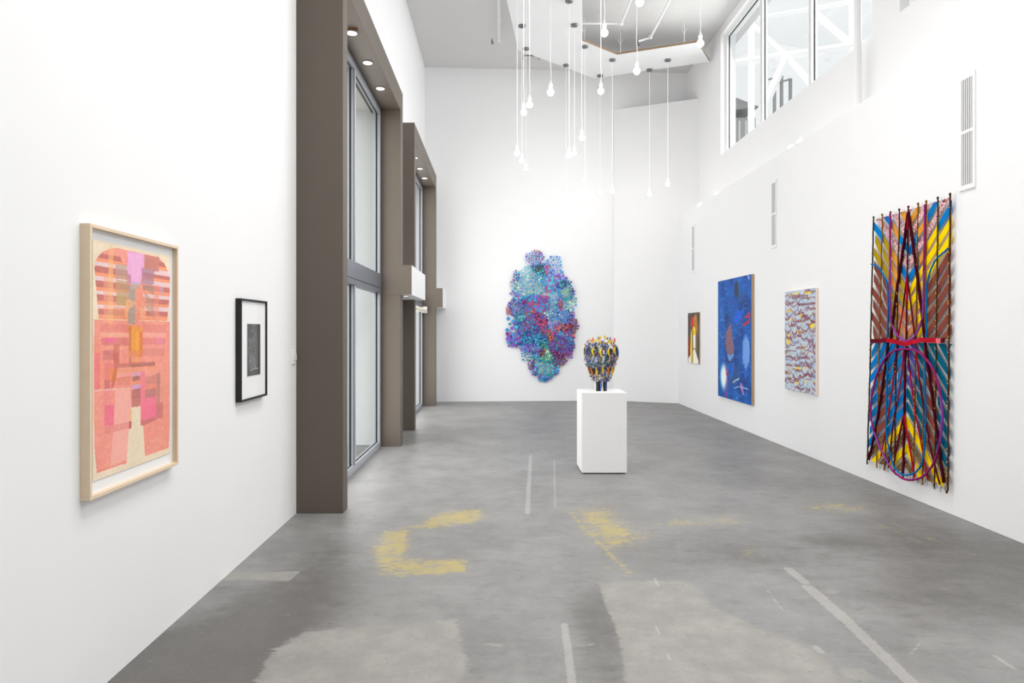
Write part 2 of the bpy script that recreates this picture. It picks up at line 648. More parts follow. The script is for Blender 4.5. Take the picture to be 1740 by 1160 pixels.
wb = empty('wall_back', (1.3, 15.6, 0))
tag(wb, 'tall white back wall behind the disc relief', 'wall', kind='structure')
MB().prism([(-2.2, back_y(-2.2)), (4.9, back_y(4.9)), (4.9, 16.2), (-2.2, 16.2)], 0, ZC).build('wall_segment', M_wall, wb)
# angled lining in the right corner: lower leaf stands slightly proud of the upper one, open recess above
ax0, ay0, ax1, ay1 = 2.61, back_y(2.61) - .01, 4.34, 14.93
nx_, ny_ = (ay1 - ay0), -(ax1 - ax0)
nl = math.hypot(nx_, ny_)
nx_, ny_ = nx_ / nl * .022, ny_ / nl * .022
wa = empty('wall_angled', (3.4, 15.4, 0))
tag(wa, 'angled white wall section in the far right corner', 'wall', kind='structure')
MB().prism([(ax0, ay0), (ax1, ay1), (ax1, 15.84), (ax0 + .05, ay0 + .05)], 5.32, 6.68).build('angled_panel', M_wall, wa)
MB().prism([(ax0 + nx_, ay0 + ny_), (ax1 + nx_, ay1 + ny_), (ax1, 15.84), (ax0 + .05, ay0 + .05)], 0, 5.32).build('angled_panel', M_wall, wa)

wr = empty('wall_right', (XR, 5, 0))
tag(wr, 'long white right wall with a ledge below high windows', 'wall', kind='structure')
MB().box(XR, XRU + .02, -4.2, 15.9, 0, ZLEDGE).build('lower_wall', M_wall, wr, bevel=.006)
wu = empty('wall_upper_right', (4.33, 5, ZLEDGE))
tag(wu, 'set-back upper right wall holding the high windows', 'wall', kind='structure')
XRO = 4.62
SILL, HEAD = 5.05, 7.40
W1, W2 = (7.95, 13.40), (-2.6, 7.40)
MB().box(XRU, XRO, -4.2, 15.9, ZLEDGE, SILL).build('wall_segment', M_wall, wu)
MB().box(XRU, XRO, -4.2, 15.9, HEAD, ZC).build('wall_segment', M_wall, wu)
MB().box(XRU, XRO, W1[1], 15.9, SILL, HEAD).build('wall_segment', M_wall, wu)
MB().box(XRU, XRO, W2[1], W1[0], SILL, HEAD).build('wall_segment', M_wall, wu)
MB().box(XRU, XRO, -4.2, W2[0], SILL, HEAD).build('wall_segment', M_wall, wu)
# round downpipe casing standing on the ledge in front of the pier
MB().tube([(4.20, 8.02, ZLEDGE), (4.20, 8.02, ZC)], .042, 20).build('pipe_casing', M_white, wu, smooth=True)
o = MB().box(-2.2, 4.9, -4.5, -4.2, 0, ZC).build('wall_rear', M_wall)
tag(o, 'plain white wall behind the viewer', 'wall', kind='structure')

ce = empty('ceiling', (1.2, 8, ZC))
tag(ce, 'pale grey flat ceiling high above the gallery', 'ceiling', kind='structure')
MB().box(-2.2, 4.9, -4.5, 16.2, ZC, ZC + .2).build('ceiling_slab', M_ceil, ce)
v = MB().box(.50, .86, 14.75, 14.98, ZC - .02, ZC).build('ceiling_vent', M_steel, ce)
for k in range(5):
    MB().box(.52, .84, 14.77 + k * .04, 14.785 + k * .04, ZC - .03, ZC - .02).build('slat', M_white, v)

# ------------------------------------------------------------------ taupe portals around the street windows
for n, (y0, y1) in enumerate((J1, J2), 1):
    t = empty('trim_%d' % n, (XF, (y0 + y1) / 2, 0))
    tag(t, ['deep taupe surround of the near street window', 'deep taupe surround of the far street window'][n - 1], 'window surround', kind='structure')
    xb = XL - .02 if n == 1 else XLU - .02
    MB().box(xb, XF, y0, y0 + JT, 0, HB).build('jamb', M_tan, t, bevel=.004)
    MB().box(XLU - .02, XF, y1 - JT - .04, y1, 0, HB).build('jamb', M_tan, t, bevel=.004)
    MB().box(xb, XF, y0, y1, HB, HT).build('header', M_tan, t, bevel=.004)

# white boxed bulkheads with a taupe end, between and after the portals
for n, (y0, y1) in enumerate(((9.445, 11.15), (14.535, 15.45)), 3):
    b = MB().box(XLU - .02, -1.225, y0, y1, 2.10, 2.51)
    b.mi[2] = 1
    o = b.build('trim_%d' % n, [M_wall, M_tan])
    tag(o, ['white boxed bulkhead between the two taupe window surrounds', 'white boxed bulkhead in the far left corner'][n - 3], 'bulkhead', kind='structure')

# ------------------------------------------------------------------ street windows
for n, (y0, y1) in enumerate((J1, J2), 1):
    a, b = y0 + JT, y1 - JT - .04
    wn = empty('window_%d' % n, (XG, (a + b) / 2, 0))
    tag(wn, ['near tall aluminium street window with sliding lower panes', 'far tall aluminium street window behind the bulkhead'][n - 1], 'window', kind='structure')
    x0, x1 = XG - .03, XG + .045
    MB().box(x0 - .02, x1 + .012, a, b, 2.12, 2.385).build('transom', M_alud, wn, bevel=.003)
    MB().box(x1 + .012, x1 + .016, a, b, 2.185, 2.19).build('seam', M_gasket, wn)
    MB().box(x0, x1, a, b, 0, .075).build('sill_rail', M_alu, wn, bevel=.003)
    MB().box(x0, x1, a, b, 4.58, HB).build('head_rail', M_alu, wn, bevel=.003)
    for lo, hi in ((.075, 2.12), (2.385, 4.58)):
        mids = [a + (b - a) * .49]
        MB().box(x0, x1, a, a + .06, lo, hi).build('stile', M_alu, wn, bevel=.003)
        MB().box(x0, x1, b - .075, b, lo, hi).build('stile', M_alu, wn, bevel=.003)
        for q in mids:
            MB().box(x0, x1, q - .035, q + .05, lo, hi).build('mullion', M_alu, wn, bevel=.003)
            MB().box(x1 - .006, x1 + .001, q - .039, q - .035, lo, hi).build('gasket', M_gasket, wn)
            MB().box(XG - .008, XG + .006, q - .05, q - .035, lo, hi).build('gasket', M_gasket, wn)
        MB().box(XG - .008, XG + .010, b - .080, b - .075, lo, hi).build('gasket', M_gasket, wn)
        MB().box(XG - .006, XG + .002, a + .06, mids[0] - .05, lo, hi).build('pane', M_glass, wn)
        MB().box(XG - .006, XG + .002, mids[0] + .05, b - .08, lo, hi).build('pane', M_glass, wn)
        if lo < 1:   # bottom gaskets along the lower panes
            MB().box(XG + .004, XG + .012, a + .06, b - .08, lo, lo + .010).build('gasket', M_gasket, wn)
        else:
            MB().box(XG + .004, XG + .012, a + .06, b - .08, hi - .010, hi).build('gasket', M_gasket, wn)

# recessed downlights in the portal soffits
def downlight(x, y, z, label, group, drop=0.0, r=.062):
    t = empty('downlight', (x, y, z))
    tag(t, label, 'downlight', group)
    if drop > 0:
        MB().lathe([(r * .86, z + .0), (r * .86, z - drop)], x, y, 24).build('reflector_can', mat('copper_reflector', (196, 140, 96), rough=.3, metal=.8), t, smooth=True)
    MB().lathe([(r, z - drop), (r, z - drop - .006), (r * .9, z - drop - .01)], x, y, 28).build('rim', M_steel, t, smooth=True)
    MB().lathe([(r * .86, z - drop - .009), (r * .8, z - drop - .014), (.01, z - drop - .016)], x, y, 24).build('lens', M_glow, t, smooth=True)


for k, q in enumerate(('nearest the camera, sagging from its hole', 'second from the camera', 'third from the camera')):
    downlight(-1.51, 6.95 + .825 * k, HB, 'round downlight in near window soffit, ' + q, 'downlights in the near window soffit', .022 if k == 0 else 0)
for k, q in enumerate(('nearest the camera', 'in the middle', 'farthest from the camera')):
    downlight(-1.51, 12.05 + .80 * k, HB, 'round downlight in far window soffit, ' + q, 'downlights in the far window soffit')
downlight(-1.33, 9.62, 2.10, 'tiny downlight under the white bulkhead between the windows', None, 0, .03)

# roller blind on the far street window
rb = empty('roller_blind', (-1.6, 13.2, 2.02))
tag(rb, 'rolled-up cream blind below the transom of the far window', 'blind')
cream = mat('cream_blind_fabric', (232, 226, 210), rough=.8, noise=.03)
MB().tube([(-1.60, 11.3, 2.03), (-1.60, 14.45, 2.03)], .045, 14).build('fabric_roll', cream, rb, smooth=True)
for yy in (11.25, 14.46):
    MB().box(-1.65, -1.55, yy, yy + .05, 1.98, 2.115).build('bracket', M_white, rb, bevel=.004)

# wall switch by the near jamb
sw = empty('wall_switch', (XL, 5.91, 1.315))
tag(sw, 'small white switch plate on left wall beside taupe jamb', 'switch')
MB().box(XL, XL + .012, 5.868, 5.956, 1.315, 1.432).build('plate', M_white, sw, bevel=.004)
for yy in (5.895, 5.93):
    MB().box(XL + .012, XL + .02, yy - .012, yy + .012, 1.345, 1.402).build('rocker', mat('switch_rocker', (222, 222, 220), rough=.35), sw, bevel=.003)

# ------------------------------------------------------------------ clerestory windows
for n, (y0, y1) in enumerate((W1, W2), 3):
    wn = empty('window_%d' % n, (4.47, (y0 + y1) / 2, SILL))
    tag(wn, ['high white framed window above the ledge on the right', 'high window at the right edge, nearest the camera'][n - 3], 'window', kind='structure')
    x0, x1 = 4.44, 4.51
    npan = 3 if n == 3 else 5
    MB().box(x0, x1, y0, y1, SILL, SILL + .05).build('sill_rail', M_white, wn)
    MB().box(x0, x1, y0, y1, HEAD - .05, HEAD).build('head_rail', M_white, wn)
    for k in range(npan + 1):
        q = y1 - (y1 - y0) * k / npan
        lo = q - .075 if k == 0 else (q if k == npan else q - .05)
        MB().box(x0 - .01, x1, lo, lo + (.075 if k in (0, npan) else .10), SILL + .05, HEAD - .05).build('mullion', M_white, wn)
        if 0 < k < npan:
            MB().box(x0 - .012, x0 - .01, q - .003, q + .003, SILL + .05, HEAD - .05).build('seam', mat('grey_seam', (120, 122, 124)), wn)
            MB().box(x0 + .024, x0 + .042, lo - .012, lo, SILL + .05, HEAD - .05).build('gasket', M_gasket, wn)
        if k == 0:
            MB().box(x0 + .024, x0 + .042, lo - .012, lo, SILL + .05, HEAD - .05).build('gasket', M_gasket, wn)
        if k < npan:
            MB().box(x0 + .03, x0 + .038, y1 - (y1 - y0) * (k + 1) / npan + .04, q - .05, SILL + .05, HEAD - .05).build('pane', M_glass, wn)
    MB().box(x0 + .024, x0 + .042, y0 + .05, y1 - .07, HEAD - .06, HEAD - .05).build('gasket', M_gasket, wn)

# ------------------------------------------------------------------ zig-zag drop panel, pipes, sprinklers
ZP = 7.12
panel_xy = [(-.45, 7.0), (2.9, 7.0), (2.9, 9.6), (1.7, 10.6), (1.365, 11.39), (1.556, 12.99), (2.33, 13.65), (3.77, 13.07), (4.30, 14.01), (2.06, 14.93), (.353, 13.42), (.108, 11.39)]
dp = empty('drop_panel', (1.5, 11, ZP))
tag(dp, 'flat white zig-zag panel hung below the ceiling, carrying the pendants', 'ceiling panel')
pm = MB().prism(panel_xy, ZP, ZP + .04)
for k in range(2, 2 + len(panel_xy)):
    pm.mi[k] = 1
pm.build('board', [M_wall, M_ply], dp)
for (x, y) in ((1.53, 12.7), (2.40, 13.62), (3.55, 13.17), (.5, 13.2), (.3, 9.0), (2.6, 9.0), (1.62, 13.1)):
    h = MB().tube([(x, y, ZP + .03), (x, y, ZC)], .006, 6).build('hanger_rod', M_white, dp)
    MB().tube([(x, y, ZP + .2), (x + .05, y, ZP + .3)], .003, 5).build('tie_wire', M_white, h)
    MB().tube([(x, y, ZP + .2), (x - .05, y, ZP + .28)], .003, 5).build('tie_wire', M_white, h)


def pipe_run(name, pts, label, head):
    t = empty(name, pts[0])
    tag(t, label, 'pipe', 'sprinkler pipes on the ceiling')
    MB().tube(pts, .024, 12).build('pipe', M_white, t, smooth=True)
    for i in range(1, len(pts) - 1):
        MB().lathe([(.02, pts[i][2] - .036), (.036, pts[i][2] - .03), (.036, pts[i][2] + .03), (.02, pts[i][2] + .036)], pts[i][0], pts[i][1], 14).build('elbow', M_white, t, smooth=True)
    if head:
        x, y, z = pts[-1]
        hd = MB().lathe([(.02, z + .02), (.02, z - .03), (.012, z - .05), (.012, z - .06), (.034, z - .065), (.034, z - .07)], x, y, 12).build('sprinkler_head', M_steel, t, smooth=True)
    for (q0, q1) in zip(pts[:-1], pts[1:]):
        L = (Vector(q1) - Vector(q0)).length
        if L > 1.0:
            for f in (.35, .92):
                c = Vector(q0).lerp(Vector(q1), f)
                MB().tube([(c.x - .05, c.y, ZC), (c.x, c.y, c.z - .03), (c.x + .05, c.y, ZC)], .004, 5).build('hanger', M_white, t)


pipe_run('sprinkler_pipe', [(-.02, 6.0, 7.40), (-.02, 13.62, 7.40), (-.16, 13.62, 7.40)], 'white sprinkler pipe on ceiling left of the drop panel', True)
pipe_run('sprinkler_pipe', [(2.95, 6.0, 7.36), (2.95, 13.4, 7.36), (2.72, 13.45, 7.30)], 'white sprinkler pipe on ceiling right of the drop panel notch, ending in head', True)
pipe_run('sprinkler_pipe', [(2.27, 6.0, 7.36), (2.27, 12.8, 7.36), (1.0, 12.8, 7.36)], 'white bent sprinkler pipe crossing behind the panel arm', False)

# ------------------------------------------------------------------ pendant bulbs
def sphere_prof(cz, r, n=10):
    return [(max(.0005, r * math.sin(PI * i / n)), cz - r * math.cos(PI * i / n)) for i in range(n + 1)]


BR = .044
me_bulb = MB().lathe(sphere_prof(0, BR, 12)[:-2] + [(.02, BR * 1.0), (.016, BR * 1.3)], 0, 0, 20)
me_sock = MB().lathe([(.019, BR * 1.1), (.023, BR * 1.15), (.023, BR * 1.9), (.027, BR * 1.95), (.027, BR * 2.3), (.016, BR * 2.6), (.008, BR * 3.2), (.004, BR * 3.6)], 0, 0, 16)
me_can = MB().lathe([(.012, -.05), (.014, -.032), (.06, -.03), (.064, -.022), (.064, 0)], 0, 0, 24)
MESH = {}


def proto(name, mb, m):
    o = mb.build(name, m, None, True)
    me = o.data
    bpy.data.objects.remove(o)
    MESH[name] = me


proto('bulb', me_bulb, M_bulb)
proto('socket', me_sock, M_white)
proto('canopy', me_can, M_steel)

BULBS = [  # photo x, photo y, distance y, label
    (1027, 56, 8.2, 'bare pendant bulb in front of the dark notch of the drop panel'),
    (1087, 4, 7.6, 'bare pendant bulb cut by the top edge of the picture'),
    (1082, 121, 9.0, 'bare pendant bulb overlapping the right wing of the drop panel'),
    (1190, 74, 8.6, 'rightmost bare pendant bulb, near the high window'),
    (935.7, 157, 8.8, 'large bare pendant bulb hanging alone between left and middle cords'),
    (900, 178, 9.8, 'upper bulb of the left pair hanging at mid height'),
    (890, 191, 10.1, 'lower bulb of the left pair hanging at mid height'),
    (1021, 155, 9.8, 'bare pendant bulb hanging just below the far tip of the panel'),
    (988.5, 234, 11.1, 'single bare pendant bulb hanging above the middle pair'),
    (878.8, 260, 11.2, 'topmost of three small bulbs stepping down at the left'),
    (886.8, 273, 12.34, 'middle of three small bulbs stepping down at the left'),
    (893.8, 286, 13.34, 'lowest of three small bulbs stepping down at the left'),
    (967, 264, 11.41, 'left bulb of the touching pair in the middle'),
    (976, 260, 12.31, 'right bulb of the touching pair in the middle'),
    (994, 305, 13.24, 'small low bulb right of the touching middle pair'),
    (962, 324, 14.17, 'small lowest bulb left of the touching middle pair'),
    (1019.6, 328, 14.75, 'small low bulb, left of the two side by side above the sculpture'),
    (1040.5, 325, 13.89, 'small low bulb, right of the two side by side above the sculpture'),
    (1103.6, 330, 14.42, 'lowest bulb on the right, left of the last small one'),
    (1134.7, 313, 13.9, 'small bulb farthest right among the low ones'),
]
for px, py, Y, lab in BULBS:
    X = (px - 850) / FOC * Y
    Z = EYE + (562 - py) / FOC * Y
    t = empty('pendant_bulb', (X, Y, Z))
    tag(t, lab, 'pendant lamp', 'bare bulbs on white cords')
    shared('bulb', MESH['bulb'], t, (X, Y, Z))
    shared('socket', MESH['socket'], t, (X, Y, Z))
    shared('canopy', MESH['canopy'], t, (X, Y, ZP))
    j = .006
    MB().tube([(X, Y, Z + BR * 3.4), (X + j, Y, Z + BR * 3.4 + .1), (X - j * .5, Y, Z + .4), (X, Y, Z + .6), (X, Y, ZP - .04)], .0048, 6).build('cord', M_cord, t, smooth=True)

# ------------------------------------------------------------------ spotlights lying on the ledge
for k, (px, py, lab) in enumerate((
        (1189, 346, 'small floodlight on the ledge, farthest from the camera'),
        (1218, 325, 'small floodlight on the ledge, second from the far end'),
        (1344, 246, 'small floodlight on the ledge, left one of the nearer pair'),
        (1359, 240, 'small floodlight on the ledge, right one of the nearer pair'))):
    X = 4.03
    Y = X * FOC / (px - 850)
    Z = ZLEDGE + .012
    t = empty('floodlight', (X, Y, ZLEDGE))
    tag(t, lab, 'floodlight', 'floodlights on the right ledge')
    MB().lathe([(.05, ZLEDGE), (.05, ZLEDGE + .012), (.012, ZLEDGE + .02), (.012, ZLEDGE + .05)], X + .06, Y, 16).build('base', M_white, t, smooth=True)
    ax = Vector((-.8, -.35, .35)).normalized()
    c = Vector((X + .02, Y, Z + .035))
    MB().tube([c - ax * .11, c - ax * .09, c - ax * .02, c + ax * .03], [.018, .028, .042, .047], 18).build('housing', M_white, t, smooth=True)
    MB().tube([c + ax * .026, c + ax * .04, c + ax * .048], [.045, .040, .018], 18).build('lens', M_bulb, t, smooth=True)
    MB().tube([c - ax * .10, (X + .10, Y, ZLEDGE + .02), (X + .15, Y + .08, ZLEDGE + .008)], .006, 6).build('cable', M_steel, t)

# ------------------------------------------------------------------ wall grilles
for k, yc in enumerate((5.735, 9.79, 13.88)):
    t = empty('wall_grille', (XR, yc, 2.8))
    tag(t, 'tall narrow white air grille on right wall, ' + ('nearest, above the striped textile' if k == 0 else 'middle one, above the pale patterned painting' if k == 1 else 'farthest, above the small painting'), 'air grille', 'air grilles on the right wall')
    hw = .068
    fl = MB()
    for (a, b, c, d) in ((yc - hw - .03, yc - hw, 2.79, 3.76), (yc + hw, yc + hw + .03, 2.79, 3.76), (yc - hw, yc + hw, 2.79, 2.83), (yc - hw, yc + hw, 3.72, 3.76), (yc - hw, yc + hw, 3.265, 3.29)):
        fl.box(XR - .012, XR, a, b, c, d)
    fl.build('flange', M_wall, t)
    MB().box(XR - .004, XR - .001, yc - hw, yc + hw, 2.83, 3.72).build('shade_sheet', mat('grille_shade', (70, 70, 70), rough=.8), t)  # thin sheet coloured dark as the shade between the slats
    for i in range(5):
        yy = yc - hw + .015 + i * .0265
        for (z0, z1) in ((2.83, 3.265), (3.29, 3.72)):
            MB().box(XR - .013, XR - .003, yy - .0085, yy + .0085, z0, z1).build('slat', mat('grille_slat', (206, 206, 206), rough=.5), t)

# ------------------------------------------------------------------ painted surfaces: a fine grid that carries the artwork's colours
class Canvas:
    def __init__(self, w_, h, base):
        self.w, self.h = w_, h
        self.a = np.ones((h, w_, 3)) * (np.array(base) / 255.0)
        self.u, self.v = np.meshgrid(np.linspace(0, 1, w_), np.linspace(0, 1, h))

    def put(self, mask, col, alpha=1.0):
        k = (mask * alpha)[..., None]
        self.a = self.a * (1 - k) + (np.array(col) / 255.0) * k

    def poly(self, pts, col, alpha=1.0, tex=None):
        ins = np.zeros(self.u.shape, bool)
        n = len(pts)
        U, V = self.u, self.v
        for i in range(n):
            a, b = pts[i], pts[(i + 1) % n]
            if a[1] == b[1]:
                continue
            c = ((a[1] > V) != (b[1] > V)) & (U < (b[0] - a[0]) * (V - a[1]) / (b[1] - a[1]) + a[0])
            ins ^= c
        m = ins.astype(float)
        if tex is not None:
            m = m * tex
        self.put(m, col, alpha)
        return ins

    def ellipse(self, c, ru, rv, col, alpha=1.0, rot=0.0, soft=0.08, tex=None):
        du, dv = (self.u - c[0]) / ru, (self.v - c[1]) / rv
        cs, sn = math.cos(rot), math.sin(rot)
        d = np.hypot(du * cs + dv * sn, -du * sn + dv * cs)
        m = np.clip((1 - d) / soft + .5, 0, 1)
        if tex is not None:
            m = np.clip(m * tex, 0, 1)
        self.put(m, col, alpha)

    def stroke(self, pts, wd, col, alpha=1.0, aspect=1.0):
        """aspect: height of the canvas over its width"""
        d = np.full(self.u.shape, 1e9)
        U, V = self.u, self.v * aspect
        for a, b in zip(pts[:-1], pts[1:]):
            ax, ay, bx, by = a[0], a[1] * aspect, b[0], b[1] * aspect
            L = max((bx - ax) ** 2 + (by - ay) ** 2, 1e-9)
            t = np.clip(((U - ax) * (bx - ax) + (V - ay) * (by - ay)) / L, 0, 1)
            d = np.minimum(d, np.hypot(U - ax - t * (bx - ax), V - ay - t * (by - ay)))
        self.put(np.clip((wd - d) / (wd * .5) + .5, 0, 1), col, alpha)

    def mesh(self, name, m, corner, du, dv, parent):
        """corner: world point of the upper left; du, dv: world vectors across and down"""
        off = np.array(ROOT[parent])
        P = np.array(corner)[None, None, :] + self.u[..., None] * np.array(du) + self.v[..., None] * np.array(dv) - off
        nx, ny = self.w, self.h
        i = np.arange((ny - 1) * (nx - 1))
        r_, c_ = i // (nx - 1), i % (nx - 1)
        q = np.stack([r_ * nx + c_, (r_ + 1) * nx + c_, (r_ + 1) * nx + c_ + 1, r_ * nx + c_ + 1], 1).astype(np.int32)
        me = bpy.data.meshes.new(name)
        me.vertices.add(nx * ny)
        me.vertices.foreach_set('co', P.reshape(-1).astype(np.float32))
        me.loops.add(q.size)
        me.loops.foreach_set('vertex_index', q.ravel())
        me.polygons.add(len(q))
        me.polygons.foreach_set('loop_start', np.arange(0, q.size, 4, dtype=np.int32))
        me.update(calc_edges=True)
        at = me.color_attributes.new('Col', 'FLOAT_COLOR', 'POINT')
        c = np.ones((nx * ny, 4), dtype=np.float32)
        c[:, :3] = lin_np(self.a).reshape(-1, 3)
        at.data.foreach_set('color', c.ravel())
        me.materials.append(m)
        o = bpy.data.objects.new(name, me)
        COL.objects.link(o)
        o.parent = parent
        ROOT[o] = ROOT[parent]
        return o


def wall_uv(X, y_left, y_right, z_top, z_bot):
    f = on_side(X)

    def g(px, py):
        y, z = f(px, py)
        return ((y - y_left) / (y_right - y_left), (z_top - z) / (z_top - z_bot))
    return g


M_paper = mat_attr('printed_paper', rough=.85, spec=.15)
M_paint = mat_attr('painted_canvas', rough=.6, spec=.3, bump=.25, bscale=500)
M_photo = mat_attr('photographic_print', rough=.35, spec=.4)


def box_frame(t, x0, x1, y0, y1, z0, z1, bar, m, mat_back, board_x, glass=True):
    """four mitred bars, backing board and glazing of a box frame on the left wall"""
    for k, (a, b) in enumerate((((y0, z1), (y1, z1)), ((y0, z0), (y1, z0)), ((y0, z0), (y0, z1)), ((y1, z0), (y1, z1)))):
        if k < 2:
            za, zb = (z1 - bar, z1) if k == 0 else (z0, z0 + bar)
            MB().box(x0, x1, y0, y1, za, zb).build('frame_bar', m, t, bevel=.0015)
        else:
            ya, yb = (y0, y0 + bar) if k == 2 else (y1 - bar, y1)
            MB().box(x0, x1, ya, yb, z0 + bar, z1 - bar).build('frame_bar', m, t, bevel=.0015)
    MB().box(x0, board_x, y0 + bar, y1 - bar, z0 + bar, z1 - bar).build('backing_board', mat_back, t)
    if glass:
        MB().box(x1 - .008, x1 - .006, y0 + bar, y1 - bar, z0 + bar, z1 - bar).build('glazing', M_glass2, t)


